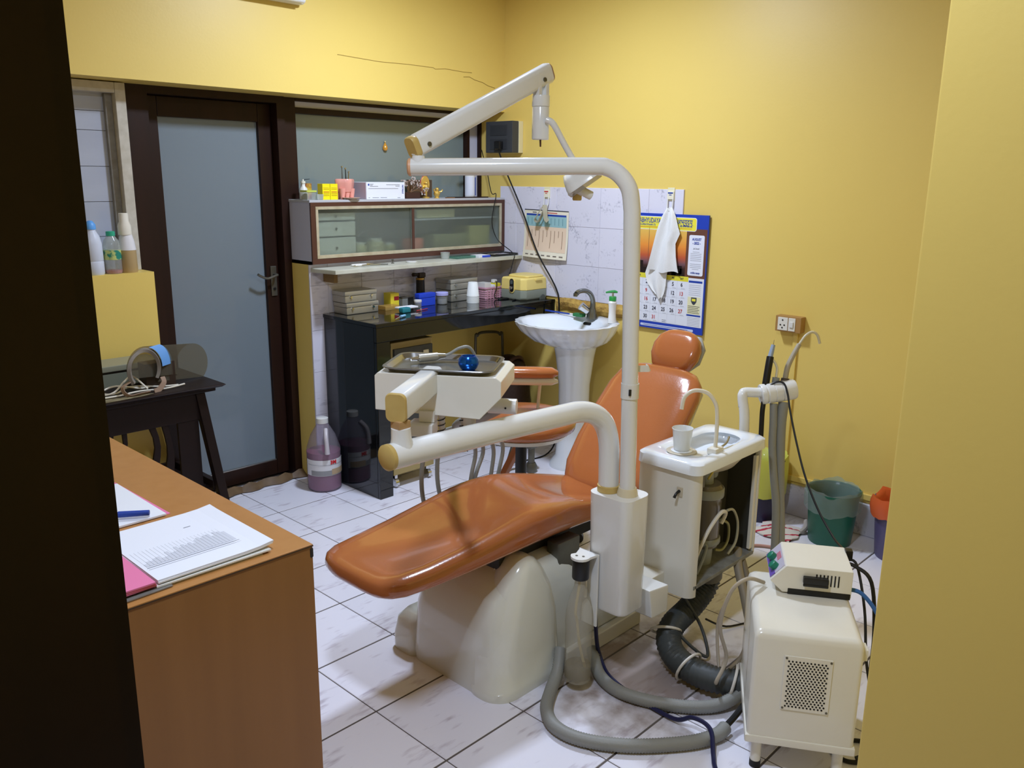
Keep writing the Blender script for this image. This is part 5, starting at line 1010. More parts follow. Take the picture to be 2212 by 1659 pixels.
pad('backrest_cushion',(2.31,YC,.43),(.717,0,.697),[(-.045,.08,.008,.010,0),(-.035,.125,.02,.022,0),(-.01,.160,.03,.035,.004),(.05,.186,.034,.040,.010),(.16,.200,.035,.042,.012),(.30,.203,.035,.042,.012),(.42,.198,.034,.040,.010),(.48,.182,.032,.038,.006),(.515,.150,.026,.03,.002),(.53,.105,.014,.018,0),(.534,.06,.004,.006,0)])
pad('backrest_shell',(2.325,YC,.40),(.717,0,.697),[(-.02,.14,.012,.012,0),(.05,.182,.02,.02,0),(.30,.198,.02,.02,0),(.48,.180,.018,.02,0),(.53,.11,.01,.01,0)],mat=M('cream_back_shell', (214,206,186), .35))
pad('headrest_cushion',(2.755,YC,.855),(.50,0,.866),[(-.090,.035,.006,.008,0),(-.082,.060,.018,.020,0),(-.062,.082,.027,.034,.002),(-.02,.101,.030,.040,.008),(.02,.102,.030,.040,.008),(.055,.088,.028,.036,.004),(.078,.062,.02,.025,.002),(.088,.035,.008,.012,0)],e=.66)
pad('headrest_shell',(2.785,YC,.845),(.50,0,.866),[(-.07,.06,.012,.012,0),(-.03,.096,.018,.018,0),(.03,.10,.018,.018,0),(.075,.07,.012,.012,0)],mat=M('grey_headrest_shell', (160,160,156), .4))
B().box(2.655,2.69,YC-.03,YC+.03,.70,.80).build('headrest_post', m_dsteel, ch, bevel=.004)
# ================================================================== UNIT COLUMN WITH SPITTOON CABINET
un = thing('spittoon_unit', 'white spittoon unit with open side and basin beside the chair', 'spittoon unit', (2.25,1.4,.2))
B().loft([rrect(1.850,1.960,1.312,1.438,.252,.028),rrect(1.846,1.957,1.304,1.445,.262,.030),rrect(1.838,1.957,1.300,1.448,.605,.030),rrect(1.838,1.957,1.300,1.448,.615,.030)]).build('column_box', m_white, un, bevel=.0)
B().box(1.95,2.15,1.36,1.44,.215,.285).build('link_arm', m_cream, un, bevel=.006)
B().prism([(1.99,1.30,.20),(2.075,1.30,.195),(2.075,1.30,.285),(1.97,1.30,.30)],(0,.10,0)).build('link_block', m_white, un, bevel=.006)
# open cabinet
SX0, SX1, SY0, SY1, SZ0, SZ1 = 2.138, 2.545, 1.262, 1.472, .250, .636
m_cab = M('warm_white_panel', (220,216,204), .3, coat=.2)
lp = [Vector((SX0,SY1,0)),Vector((SX0,SY0+.03,0))]+[Vector((SX0+.03-.03*math.cos(math.radians(a)),SY0+.03-.03*math.sin(math.radians(a)),0)) for a in range(0,91,15)]+[Vector((SX0+.034,SY0,0))]
inn = [Vector((SX0+.036,SY0+.004,0)),Vector((SX0+.012,SY0+.02,0)),Vector((SX0+.008,SY0+.035,0)),Vector((SX0+.008,SY1,0))]
B().loft([[p+Vector((0,0,SZ0-.03)) for p in lp+inn],[p+Vector((0,0,SZ1)) for p in lp+inn]]).build('side_panel', m_cab, un, smooth=50)
B().box(SX1-.012,SX1,SY0,SY1,SZ0,SZ1).build('side_panel', m_cab, un, bevel=.003); B().box(SX1-.03,SX1-.012,SY0+.004,SY0+.016,SZ0+.02,SZ1-.03).build('door_post', m_cream, un, bevel=.002)
B().box(SX1-.017,SX1-.013,SY0+.017,SY1-.01,SZ0+.011,SZ1-.002).build('darkening_sheet', M('inner_dark_tone', (64,62,54), .6), un, smooth=0)  # dark sheet added to make the open cabinet's inside look darker
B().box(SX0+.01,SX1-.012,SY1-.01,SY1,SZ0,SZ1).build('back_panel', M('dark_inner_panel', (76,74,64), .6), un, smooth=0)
B().box(SX0+.02,SX1-.005,SY0,SY1-.01,SZ0-.004,SZ0+.010).build('floor_plate', M('dusty_grey_plate', (150,152,150), .6, var=((104,102,94), 30, .3)), un, bevel=.002)
B().box(SX0+.033,SX0+.045,SY0,SY0+.03,SZ1-.05,SZ1).build('corner_bracket', m_dsteel, un, smooth=0)
B().box(SX0-.004,SX0+.001,1.310,1.330,.552,.582).build('switch_plate', M('clear_switch_plate', (196,186,164), .3), un, bevel=.001)
B().tube([(SX0-.003,1.320,.570),(SX0-.018,1.322,.564),(SX0-.024,1.324,.552)], [.005,.004,.005], 8).build('toggle_switch', m_blackpl, un)
# plumbing inside
m_pvc = M('grey_pvc', (150,154,152), .4); m_can = M('smoky_canister', (112,104,92), .25, coat=.3)
cx, cy = 2.335, 1.345
c_ = B().lathe([(.050,0),(.052,.01),(.055,.17),(.058,.175),(.058,.20),(.048,.215)],(cx,cy,SZ0+.075),28).build('filter_canister', m_can, un)
B().lathe([(.0555,0),(.0575,.004),(.0575,.018),(.0555,.022)],(cx,cy,SZ0+.085),28).build('lower_ring', m_pvc, c_); B().lathe([(.0595,0),(.0605,.003),(.0605,.026),(.058,.03)],(cx,cy,SZ0+.248),28).build('upper_ring', m_pvc, c_)
B().lathe([(.032,.010),(.034,.03),(.036,.075)],(cx,cy,SZ0),20).build('drain_cup', m_pvc, un)
B().tube([(cx,cy,SZ0+.285),(cx,cy,SZ0+.33),(cx+.012,cy,SZ0+.345),(cx+.05,cy+.01,SZ0+.335),(cx+.06,cy+.02,SZ0+.30)], .024, 14).build('elbow_pipe', m_pvc, un)
B().tube([(cx-.045,cy+.01,SZ0+.29),(cx-.04,cy+.01,SZ0+.34),(cx-.03,cy+.02,SZ0+.37)], .015, 12).build('side_pipe', m_pvc, un)
B().lathe([(.15,0),(.145,-.02),(.11,-.05),(.05,-.066),(.02,-.068)],(2.40,1.372,SZ1-.004),30,squash=.66,cap=False).build('bowl_underside', M('cream_bowl_back', (206,196,176), .4), un)
B().box(2.435,2.525,1.37,1.45,SZ0+.01,SZ0+.31).build('valve_block', M('dark_valve', (74,72,62), .5), un, bevel=.006); B().box(2.395,2.425,1.40,1.45,SZ0+.01,SZ0+.26).build('inner_post', M('grey_inner_post', (120,118,108), .5), un, bevel=.004)
B().box(2.17,2.22,1.38,1.44,SZ0+.05,SZ0+.16).build('circuit_box', M('dark_green_board', (30,70,52), .5), un, bevel=.003)
for pts, r, m_ in (([(2.185,1.30,SZ0+.012),(2.20,1.285,SZ0+.09),(2.25,1.275,SZ0+.17),(2.31,1.27,SZ0+.212),(2.345,1.272,SZ0+.20),(2.335,1.28,SZ0+.165)], .0065, m_wcord), ([(2.36,1.275,SZ0+.205),(2.41,1.28,SZ0+.19),(2.455,1.285,SZ0+.13),(2.46,1.29,SZ0+.06),(2.43,1.30,SZ0+.02)], .0045, M('aged_cream_tube', (176,170,140), .4)), ([(2.35,1.29,SZ0+.17),(2.40,1.29,SZ0+.14),(2.415,1.295,SZ0+.08),(2.39,1.30,SZ0+.05),(2.36,1.31,SZ0+.055)], .0045, M('olive_tube', (150,146,96), .4)), ([(2.21,1.31,SZ0+.012),(2.235,1.30,SZ0+.08),(2.245,1.31,SZ0+.11),(2.22,1.33,SZ0+.10)], .006, m_pvc), ([(2.235,1.30,SZ0+.014),(2.265,1.295,SZ0+.07),(2.28,1.30,SZ0+.10),(2.26,1.33,SZ0+.09)], .006, m_pvc), ([(2.25,1.29,SZ1-.05),(2.275,1.285,SZ1-.02),(2.29,1.285,SZ1)], .0035, M('yellow_wire', (190,170,70), .5))):
    B().tube(pts, r, 8).build('tube', m_, un)
B().tube([(2.36,1.33,SZ0-.005),(2.37,1.335,SZ0-.05)], .048, 18, smooth=0).build('drain_collar', M('grey_collar', (112,108,98), .5), un)
# basin top
def ell(cx_, cy_, rx, ry, z):
    out = []; 
    for p in rrect(-1,1,-1,1,0,.75): 
        a = math.atan2(p.y,p.x); out.append(Vector((cx_+rx*math.cos(a),cy_+ry*math.sin(a),z)))
    return out
RX0, RX1, RY0, RY1, RZ = 2.122, 2.562, 1.248, 1.484, .670
B().loft([rrect(RX0+.012,RX1-.012,RY0+.012,RY1-.012,.628,.03),rrect(RX0,RX1,RY0,RY1,.634,.035),rrect(RX0+.002,RX1-.002,RY0+.002,RY1-.002,RZ-.006,.035),rrect(RX0+.010,RX1-.010,RY0+.010,RY1-.010,RZ,.035),rrect(RX0+.040,RX1-.040,RY0+.040,RY1-.040,RZ,.06),
          rrect(RX0+.052,RX1-.052,RY0+.050,RY1-.048,RZ-.007,.07),ell(2.40,1.375,.135,.078,RZ-.008),ell(2.405,1.375,.122,.070,RZ-.030),ell(2.41,1.375,.09,.05,RZ-.055),ell(2.41,1.375,.03,.02,RZ-.062)]).build('basin', m_porc, un, smooth=50)
B().lathe([(.032,0),(.034,.004),(.030,.005)],(2.222,1.375,RZ-.004),24).build('cup_ring', m_porc, un); B().lathe([(.046,-.001),(.048,.002),(.046,.003),(.036,.0025)],(2.222,1.375,RZ-.004),28).build('cup_seat', M('ring_stain', (196,186,164), .5), un)
B().box(2.262,2.312,1.276,1.310,RZ-.008,RZ+.014).build('spout_base', m_cream, un, bevel=.005)
B().tube([(2.283,1.292,RZ),(2.296,1.298,.74),(2.302,1.304,.79),(2.302,1.313,.821),(2.290,1.336,.851),(2.263,1.367,.858),(2.240,1.386,.838),(2.229,1.388,.799)], .0062, 12).build('cup_filler_spout', M('ivory_tube', (226,220,202), .3), un)
B().tube([(2.305,1.290,RZ+.006),(2.35,1.292,RZ+.012),(2.385,1.302,RZ+.022),(2.40,1.312,RZ+.016)], .0035, 10).build('bowl_rinse_tube', m_silver, un)
t = thing('plastic_cup', 'white plastic rinse cup standing on the spittoon basin', 'cup', (2.222,1.375,RZ)); B().lathe([(.023,0),(.025,.002),(.032,.068),(.034,.070),(.033,.072),(.031,.069),(.024,.004),(0,.004)],(2.222,1.375,RZ+.001),28).build('cup_wall', THIN('frosted_cup', (240,242,240), .82, .35, (246,246,244)), t)
# assistant instrument holder behind the basin
t = thing('assistant_holder', 'white instrument holder arm behind the spittoon basin', 'holder', (2.62,1.40,.30))
B().tube([(2.606,1.366,.30),(2.612,1.370,.66),(2.618,1.388,.76),(2.622,1.390,.778),(2.632,1.386,.784),(2.66,1.354,.784),(2.685,1.33,.788)], .0175, 14, smooth=5).build('post', m_white, t)
B().lathe([(.0178,0),(.0178,.0015)],(2.617,1.383,.735),20).build('joint_ring', m_grey_txt, t)
ax = Vector((.092,-.088,.022)).normalized()
hb_ = B().lathe([(.034,0),(.036,.003),(.036,.016),(.033,.018),(.033,.022),(.036,.024),(.036,.045),(.034,.047),(.036,.049),(.036,.072),(.034,.074),(.036,.076),(.036,.115),(.033,.122),(.02,.124)],Vector((2.668,1.348,.776)),28,ax).build('holder_bar', m_white, t)
def hand(name, label, segs, cat='handpiece'):
    q = thing(name, label, cat, segs[0][1][0], group='instruments in the assistant holder')
    for nm, pts, r, m_ in segs: B().tube(pts, r, 10).build(nm, m_, q)
m_wbeige = M('warm_grey_tube', (170,160,140), .35)
hand('curing_handpiece','black curing pen with pale tip standing in the white holder',[('grip',[(2.676,1.340,.765),(2.700,1.343,.868),(2.712,1.345,.905)],.0125,m_blackpl),('tip',[(2.712,1.345,.905),(2.727,1.345,.945)],[.009,.007],M('pale_blue_tip', (150,166,190), .3)),('needle',[(2.727,1.345,.945),(2.731,1.345,.962)],[.0015,.001],m_chrome),('lead',[(2.670,1.335,.752),(2.660,1.332,.72),(2.658,1.33,.68),(2.652,1.325,.62)],.0085,m_cord)])
hand('saliva_ejector','bent clear saliva ejector with grey grip in the white holder',[('grip',[(2.708,1.318,.79),(2.714,1.318,.835)],.0125,m_pvc),('nozzle',[(2.714,1.318,.835),(2.724,1.322,.865),(2.720,1.332,.888),(2.712,1.342,.896)],.0045,M('ivory_nozzle', (222,214,184), .3)),('hose',[(2.700,1.312,.745),(2.685,1.300,.68),(2.672,1.29,.60),(2.66,1.27,.50),(2.655,1.25,.40),(2.64,1.235,.28),(2.62,1.22,.17),(2.55,1.16,.06)],.0135,m_greyhose)])
hand('suction_handpiece','long curved grey suction tip standing in the white holder',[('grip',[(2.733,1.296,.79),(2.739,1.296,.832)],[.018,.014],M('dark_brown_grip', (84,70,60), .4)),('stem',[(2.739,1.296,.832),(2.748,1.296,.868),(2.765,1.290,.905),(2.790,1.280,.948)],[.0095,.0095,.009,.008],m_wbeige),('nozzle',[(2.790,1.280,.948),(2.808,1.268,.978),(2.828,1.254,.990),(2.840,1.240,.979),(2.843,1.230,.950)],.0045,M('ivory_nozzle2', (206,198,172), .3)),('hose',[(2.727,1.288,.75),(2.712,1.285,.68),(2.700,1.275,.58),(2.69,1.26,.45),(2.675,1.24,.33),(2.66,1.22,.22),(2.60,1.15,.07)],.0185,m_greyhose)])
tag(B().tube([(2.672,1.330,.80),(2.690,1.308,.823),(2.705,1.285,.822),(2.695,1.262,.79),(2.665,1.232,.735),(2.625,1.180,.64),(2.58,1.12,.55),(2.53,1.045,.47),(2.46,.96,.425),(2.38,.90,.435),(2.30,.875,.46)], .0035, 8).build('black_lead', m_cord), 'thin black lead from the white holder down to the scaler plug', 'cable')
# ================================================================== WATER BOTTLE ON THE COLUMN
t = thing('bottle_bracket', 'white bracket with black cap holding the water bottle on the unit column', 'bracket', (1.81,1.42,.40))
B().prism([(1.838,1.395,.424),(1.838,1.465,.424),(1.80,1.450,.424)]+[(1.795+.030*math.cos(math.radians(a)),1.428+.030*math.sin(math.radians(a)),.424) for a in range(110,291,20)],(0,0,.008)).build('arm_plate', m_white, t, bevel=.001)
B().box(1.832,1.838,1.392,1.465,.20,.432).build('wall_plate', m_white, t, bevel=.001)
for x_, y_ in ((1.786,1.436),(1.795,1.418)): B().lathe([(.004,0),(.004,.001)],(x_,y_,.432),10).build('screw', m_dsteel, t)
B().lathe([(.024,0),(.0255,.004),(.0255,.06),(.024,.064)],(1.797,1.428,.360),24).build('bottle_cap_holder', m_blackpl, t)
B().tube([(1.812,1.44,.422),(1.822,1.435,.405),(1.824,1.43,.34),(1.822,1.428,.29)], .005, 8).build('water_tube', m_wcord, t)
t = thing('water_bottle', 'clear plastic bottle with a little water hanging under the white bracket', 'bottle', (1.797,1.428,.03))
BX, BY = 1.797, 1.428
B().lathe([(.030,.002),(.038,.0),(.0405,.010),(.0405,.055),(.039,.062),(.0405,.07),(.0405,.165),(.0415,.19),(.040,.225),(.032,.265),(.018,.305),(.0155,.325),(.0155,.332)],(BX,BY,.030),28).build('bottle_body', THIN('clear_pet', (214,212,202), .3, .06, (234,232,226)), t)
for k in range(5):
    a = 2*math.pi*k/5; B().sph((BX+.024*math.cos(a),BY+.024*math.sin(a),.040),.013,.013,.012,10,6).build('base_lobe', THIN('pet_lobe', (206,196,160), .22, .08, (225,218,190)), t)
B().lathe([(.030,.006),(.0385,.010),(.0385,.048),(.0,.048)],(BX,BY,.030),24).build('water', THIN('stale_water', (190,176,124), .18, .05, (222,212,170)), t)
B().tube([(1.80,1.430,.36),(1.785,1.425,.32),(1.775,1.425,.26),(1.79,1.43,.22),(1.800,1.428,.15),(1.815,1.425,.09),(1.822,1.42,.06)], .0042, 8).build('dip_tube', M('yellowed_tube', (220,206,160), .4), t)
# ================================================================== OPERATING LIGHT
li = thing('operating_light', 'white dental lamp on a tall bent pole above the chair', 'lamp', (1.90,1.345,.61))
B().tube([(1.898,1.346,.615),(1.895,1.348,.80),(1.888,1.352,1.10),(1.880,1.357,1.38),(1.878,1.359,1.43),(1.872,1.366,1.478),(1.858,1.388,1.512),(1.838,1.414,1.530),(1.81,1.445,1.533),(1.65,1.617,1.530),(1.484,1.792,1.526)], .0228, 20, smooth=6).build('pole', m_white, li)
B().lathe([(.030,0),(.030,.008),(.0255,.024)],(1.898,1.346,.614),24).build('pole_collar', M('cream_collar', (220,208,178), .4), li)
dv = (Vector((1.484,1.792,1.526))-Vector((1.65,1.617,1.530))).normalized(); B().lathe([(.0232,0),(.0232,.006),(.018,.010)],Vector((1.484,1.792,1.526)),20,dv).build('end_cap', M('peach_cap', (222,170,130), .4), li)
for z, nm in ((.905,'clamp'),): 
    cl_ = B().lathe([(.0255,0),(.0255,.042)],(1.8925,1.349,z),24).build('clamp', m_white2, li); B().box(1.868,1.874,1.330,1.336,z+.012,z+.03).build('clamp_screw', m_blackpl, cl_, bevel=.001)
B().tube([(1.905,1.352,.985),(1.93,1.335,.985),(1.945,1.325,.985),(1.95,1.335,.99)], .009, 8, sec=[(.2,1),(-.2,1),(-.2,-1),(.2,-1)]).build('cable_clip', m_white2, li)
B().tube([(1.497,1.778,1.535),(1.497,1.778,1.556)], [.020,.016], 16, smooth=0).build('arm_socket', m_white, li)
B().box(1.484,1.508,1.768,1.792,1.556,1.585).build('arm_knuckle', m_white2, li, bevel=.003)
# spring arm: rounded box section
A0, A1 = Vector((1.478,1.785,1.573)), Vector((1.985,1.757,1.805))
def boxarm(name, a, b, w, h, mat, parent, r=.35, taper=1.0):
    d = (b-a).normalized(); sd = d.cross(Vector((0,0,1))).normalized(); up = sd.cross(d)
    def rg(p, k): 
        return [p+sd*q.x*k+up*q.y*k for q in rrect(-w/2,w/2,-h/2,h/2,0,min(w,h)*r)]
    return B().loft([rg(a+d*.0,.94),rg(a+d*.004,1),rg(b-d*.006,taper),rg(b,taper*.9)]).build(name, mat, parent, smooth=50)
boxarm('spring_arm', A0+(A1-A0)*.035, A1, .040, .058, m_white, li)
boxarm('arm_end_cap', A0, A0+(A1-A0)*.037, .041, .058, m_beige, li); boxarm('arm_end_cap', A1-(A1-A0)*.004, A1+(A1-A0)*.008, .038, .052, M('tan_end_cap', (170,130,100), .5), li)
sd = (A1-A0).normalized().cross(Vector((0,0,1))).normalized()
for k in (.09,.93): p = A0+(A1-A0)*k-Vector((0,0,.008)); B().cyl(p+sd*.0195,p+sd*.0235,.0065,.006,12).build('pivot_bolt', m_dsteel, li) if sd.y < 0 else B().cyl(p-sd*.0195,p-sd*.0235,.0065,.006,12).build('pivot_bolt', m_dsteel, li)
HX, HY = 1.948, 1.752
for s_ in (-1,1): B().box(HX-.014+s_*.016-.007+.014,HX-.014+s_*.016+.007+.014,HY-.012,HY+.012,1.732,1.80).build('yoke', m_white2, li, bevel=.002)
B().lathe([(.026,0),(.0265,.002),(.0265,.030),(.0262,.031)],(HX,HY,1.706),24).build('swivel_cap', m_white, li); B().lathe([(.022,0),(.0255,.002),(.0255,.003),(.0255,.092),(.025,.093)],(HX,HY,1.612),24).build('swivel_body', m_white, li)
B().cyl((HX,HY,1.612),(HX+.001,HY,1.592),.003,.0024,8).build('swivel_switch', M('dark_red_knob', (70,30,24), .5), li)
B().tube([(1.938,1.722,1.668),(1.952,1.705,1.655),(1.985,1.690,1.60),(2.01,1.675,1.555),(2.02,1.665,1.53)], .0095, 12).build('head_arm', m_white, li)
# lamp head seen from behind: shell, reflector back, two handles
hm = Matrix.Translation((2.02,1.655,1.505)) @ Matrix.Rotation(math.radians(40),4,'Z') @ Matrix.Rotation(math.radians(-35),4,'X')
B(hm).loft([rrect(-.030,.030,-.040,.040,.030,.02),rrect(-.060,.060,-.048,.048,.015,.03),rrect(-.075,.075,-.055,.055,-.010,.03),rrect(-.078,.078,-.056,.056,-.022,.03)]).build('lamp_head', m_white, li, smooth=60)
B(hm).loft([rrect(-.079,.079,-.058,.058,-.022,.03),rrect(-.075,.075,-.054,.054,-.034,.03)]).build('front_lens', THIN('smoky_lens', (206,200,190), .35, .1, (220,215,205)), li)
B(hm).box(-.02,.03,-.058,-.052,-.012,.004).build('vent_slot', m_blackpl, li, bevel=.002)
B().tube([(1.985,1.675,1.470),(2.00,1.66,1.472),(2.02,1.645,1.462)], .013, 12).build('handle', m_white2, li); B().tube([(1.985,1.640,1.478),(2.003,1.622,1.462),(2.020,1.610,1.452)], [.014,.013,.013], 12).build('handle', m_white2, li); B().lathe([(.009,0),(.009,.001)],(2.0205,1.6095,1.4515),14,(.62,-.45,-.35)).build('handle_bore', m_blackpl, li)
B().lathe([(.012,0),(.014,.004),(.014,.018),(.010,.022)],(2.015,1.66,1.437),16).build('handle_knob', m_beige, li)
# ================================================================== DELIVERY ARM AND INSTRUMENT TABLE
de = thing('delivery_unit', 'white instrument delivery table on a thick bent arm over the chair', 'delivery unit', (1.875,1.44,.615))
B().tube([(1.887,1.406,.62),(1.888,1.408,.68),(1.888,1.410,.745),(1.880,1.414,.795),(1.860,1.420,.832),(1.825,1.428,.857),(1.775,1.436,.869),(1.70,1.439,.872),(1.45,1.443,.880),(1.120,1.446,.889)], .0302, 22, smooth=6).build('main_arm', m_white, de)
B().lathe([(.033,0),(.033,.018),(.030,.020)],(1.887,1.406,.6155),26).build('arm_collar', m_beige, de)
B().lathe([(.0306,0),(.0306,.010),(.024,.015)],(1.121,1.446,.889),24,(-1,0,-.02)).build('arm_end_cap', m_beige, de)
B().tube([(1.158,1.449,.905),(1.157,1.449,.925),(1.156,1.449,.950)], [.028,.0235,.0225], 20, smooth=0).build('arm_stub', m_white, de); B().box(1.139,1.173,1.433,1.466,.948,.968).build('pivot_block', M('tan_block', (176,140,96), .4), de, bevel=.003)
D0, D1 = Vector((1.140,1.447,.998)), Vector((1.372,1.582,1.008))
boxarm('spring_arm', D0+(D1-D0)*.05, D1, .048, .064, m_white, de, .22); boxarm('spring_arm_cap', D0, D0+(D1-D0)*.052, .050, .068, m_beige, de, .3)
tu = math.atan2(-.227,.156); tmx = Matrix.Translation((1.266,1.656,0)) @ Matrix.Rotation(tu,4,'Z')
prof = [(-.020,.930),(.248,.918),(.302,.975),(.302,1.016),(.288,1.026),(-.012,1.026),(-.020,1.018)]
B(tmx).loft([[Vector((x_,-.002,z_)) for x_, z_ in prof],[Vector((x_,-.012,z_)) for x_, z_ in prof] if False else [Vector((x_,.0,z_)) for x_, z_ in prof],[Vector((x_,.205,z_)) for x_, z_ in prof]]).build('table_body', m_cream, de, bevel=.010, seg=3)
B(tmx).cyl((.235,.185,.905),(.312,.185,.905),.021,.021,20).build('holder_bar', m_white2, de)
B(tmx).cyl((.285,.163,.905),(.285,.165,.905),.0028,.0028,8).build('screw', m_blackpl, de)
B(tmx).box(.070,.135,-.030,.03,.872,.905).build('junction_block', m_white2, de, bevel=.005); B(tmx).box(.095,.135,-.01,.03,.905,.935).build('junction_bracket', m_white2, de, bevel=.003)
# steel tray lies on the table
t = thing('steel_tray', 'shallow stainless steel tray lying on the delivery table', 'tray', tmx @ Vector((.1375,.095,1.03)), tu)
def oct_(x0, x1, y0, y1, z, c): return [Vector(p) for p in ((x0+c,y0,z),(x1-c,y0,z),(x1,y0+c,z),(x1,y1-c,z),(x1-c,y1,z),(x0+c,y1,z),(x0,y1-c,z),(x0,y0+c,z))]
B(tmx).loft([rrect(.008,.267,.008,.182,1.0265,.030),rrect(.001,.274,.001,.189,1.036,.032),rrect(-.006,.281,-.006,.196,1.0375,.034),rrect(-.007,.282,-.007,.197,1.039,.034),rrect(-.006,.281,-.006,.196,1.0405,.034),rrect(.002,.273,.002,.188,1.040,.032),rrect(.010,.265,.010,.180,1.0285,.029)]).build('tray', M('polished_tray_steel', (158,158,156), .22, 1.0), t, smooth=20)
t = thing('turbine_handpiece', 'steel dental handpiece with cord lying in the tray', 'handpiece', tmx @ Vector((.08,.12,1.035)))
p0, p1 = tmx @ Vector((.045,.105,1.040)), tmx @ Vector((.125,.150,1.044)); d_ = (p1-p0).normalized()
B().cyl(p0,p0+d_*.022,.0045,.006,12).build('nose', m_chrome, t); B().cyl(p0+d_*.020,p0+d_*.072,.0105,.0105,16).build('motor_body', m_steel, t, bevel=.0015); B().cyl(p0+d_*.072,p0+d_*.092,.009,.006,14).build('rear_sleeve', m_silver, t)
B().tube([p0+d_*.090,p0+d_*.105+Vector((0,0,.004)),tmx @ Vector((.16,.17,1.062)),tmx @ Vector((.185,.185,1.060)),tmx @ Vector((.20,.215,1.01)),tmx @ Vector((.205,.235,.93))], .004, 8).build('cord', m_greyhose, t)
t = thing('blue_pot', 'shiny blue round metal pot standing in the steel tray', 'pot', tmx @ Vector((.205,.065,1.029))); B(tmx).lathe([(.016,0),(.022,.005),(.0265,.016),(.025,.028),(.019,.036),(.016,.036),(.0145,.028),(0,.026)],(.207,.062,1.029),28).build('pot_body', M('blue_anodised', (24,92,190), .18, .75), t)
# instruments hanging under the table and their hoses
B().tube([(1.575,1.54,.90),(1.62,1.66,.84),(1.71,1.84,.77),(1.80,1.968,.71)], .015, 12).build('hose_sheath', m_greyhose, de)
m_wh = M('white_coil_grip', (222,218,208), .35)
def coil(label, u, v, z0, z1):
    q = thing('coil_cord', label, 'cord', tmx @ Vector((u,v,z0)), group='coiled cords under the delivery table')
    B(tmx).tube([(u,v,z0),(u+.002,v,(z0+z1)/2),(u,v,z1)], .0085, 10).build('sleeve', m_wh, q)
    pts = []; n = 60
    for i in range(n+1):
        a = i*.9; pts.append(Vector((u+.0105*math.cos(a),v+.0105*math.sin(a),z0+(z1-z0)*i/n)))
    B(tmx).tube(pts, .0016, 5, smooth=0).build('black_coil', m_cord, q)
coil('left coiled cord hanging under the delivery table', .125, .10, .80, .925); coil('right coiled cord hanging under the delivery table', .185, .10, .80, .93)
q = thing('syringe_handpiece','white handpiece with dark buttons hanging under the delivery table','handpiece',tmx @ Vector((.215,.06,.86)),group=None)
B(tmx).lathe([(.010,0),(.0155,.012),(.0165,.05),(.015,.07)],(.212,.05,.860),18).build('grip', m_wh, q); B(tmx).box(.200,.224,.030,.037,.868,.884).build('button_plate', m_blackpl, q, bevel=.001); B(tmx).lathe([(.014,0),(.013,.02)],(.212,.05,.84),14).build('collar', m_blackpl, q)
for k,(x0,z0,pts) in enumerate((
    (.06,.93,[(1.785,1.965,.708),(1.765,2.01,.68),(1.73,2.05,.60),(1.73,2.06,.46),(1.78,2.06,.34),(1.86,2.05,.28)]),
    (.10,.93,[(1.79,1.965,.708),(1.79,2.02,.67),(1.79,2.05,.58),(1.801,2.06,.47),(1.84,2.06,.36),(1.90,2.05,.28)]),
    (.2,.93,[(1.795,1.965,.712),(1.90,2.01,.66),(1.976,2.06,.56),(1.957,2.06,.48),(1.94,2.06,.38),(1.96,2.05,.28)]),
    (.22,.93,[(1.80,1.965,.712),(1.92,2.01,.66),(2.014,2.06,.56),(1.98,2.06,.48),(1.96,2.07,.38),(2.0,2.05,.28)]),
    (.25,.93,[(1.805,1.965,.714),(1.95,2.01,.67),(2.063,2.06,.56),(2.057,2.06,.47),(2.03,2.06,.36),(2.04,2.05,.28)]),
    (.28,.93,[(1.81,1.965,.716),(1.98,2.01,.67),(2.111,2.06,.56),(2.098,2.06,.47),(2.07,2.07,.36),(2.07,2.05,.28)]))):
    lb = ['leftmost grey hose hanging behind the seat','second grey hose from the left hanging behind the seat','third grey hose from the left behind the seat','fourth grey hose from the left behind the seat','fifth grey hose from the left behind the seat','rightmost grey hose hanging behind the seat'][k]
    tag(B().tube(pts, .0075, 10).build('handpiece_hose', m_greyhose), lb, 'hose', 'grey hoses of the delivery table')
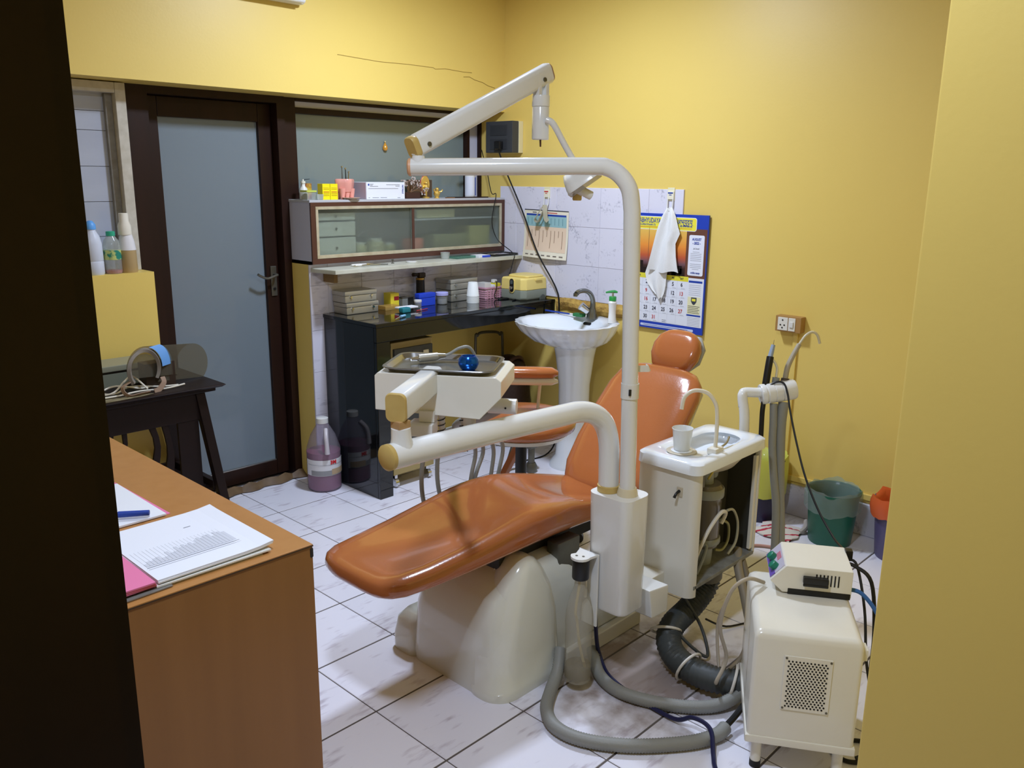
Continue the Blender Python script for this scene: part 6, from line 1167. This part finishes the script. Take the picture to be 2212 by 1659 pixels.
# ================================================================== OPERATOR STOOL
SX, SY, SZ_ = 2.47, 2.30, .545
t = thing('operator_stool', 'orange round operator stool with curved armrest behind the chair', 'stool', (SX,SY,0))
B().lathe([(.20,-.055),(.222,-.045),(.226,-.02),(.215,.002),(.18,.010),(.08,.004),(0,.002)],(SX,SY,SZ_),40).build('seat_cushion', m_orange, t, smooth=70); B().lathe([(.19,-.075),(.205,-.056),(.19,-.05)],(SX,SY,SZ_),36).build('seat_pan', m_cream, t)
B().cyl((SX,SY,.10),(SX,SY,SZ_-.07),.024,.024,18).build('gas_lift', m_blackpl, t); B().lathe([(.035,.06),(.035,.12)],(SX,SY,0),18).build('hub', m_blackpl, t)
for k in range(5):
    a = 2*math.pi*k/5+.3; e_ = Vector((SX+.25*math.cos(a),SY+.25*math.sin(a),.055)); l_ = B().tube([(SX,SY,.10),((SX+e_.x)/2,(SY+e_.y)/2,.085),e_], [.02,.018,.014], 10).build('leg', m_orange, t); B().lathe([(.022,-.012),(.022,.012)],(e_.x,e_.y,.0235),14,(math.sin(a),-math.cos(a),0)).build('castor', m_blackpl, l_)
B().tube([(SX+.03,SY+.14,SZ_-.05),(SX+.05,SY+.18,SZ_-.03),(SX+.05,SY+.19,.66),(SX+.05,SY+.17,.70)], .009, 10).build('arm_post', m_dsteel, t); B().tube([(SX+.10,SY+.0,SZ_-.05),(SX+.12,SY+.02,SZ_-.02),(SX+.115,SY+.0,.70)], .007, 10).build('arm_post', m_cream, t)
B().prism([(2.28,2.395,.03),(2.31,2.395,.03),(2.655,2.395,.45),(2.62,2.395,.45)],(0,.03,0)).build('back_strut', m_orange, t, bevel=.003)
def armpad(z0, z1, k, nm, mat):
    rings = []
    path = [(2.40,2.47),(2.445,2.42),(2.50,2.36),(2.555,2.30),(2.60,2.25),(2.615,2.23)]
    ws = [.018,.032,.036,.036,.028,.012]
    for (x_,y_), w in zip(path,ws):
        n_ = Vector((.72,.69,0)); ring_ = []
        for i in range(14):
            a = 2*math.pi*i/14; ring_.append(Vector((x_,y_,(z0+z1)/2))+n_*w*k*math.cos(a)+Vector((0,0,(z1-z0)/2*math.sin(a)*min(1,w/.03))))
        rings.append(ring_)
    B().loft(rings).build(nm, mat, t, smooth=70)
armpad(.690,.740,1.0,'armrest_pad',m_orange); armpad(.662,.697,.85,'armrest_shell',m_cream)
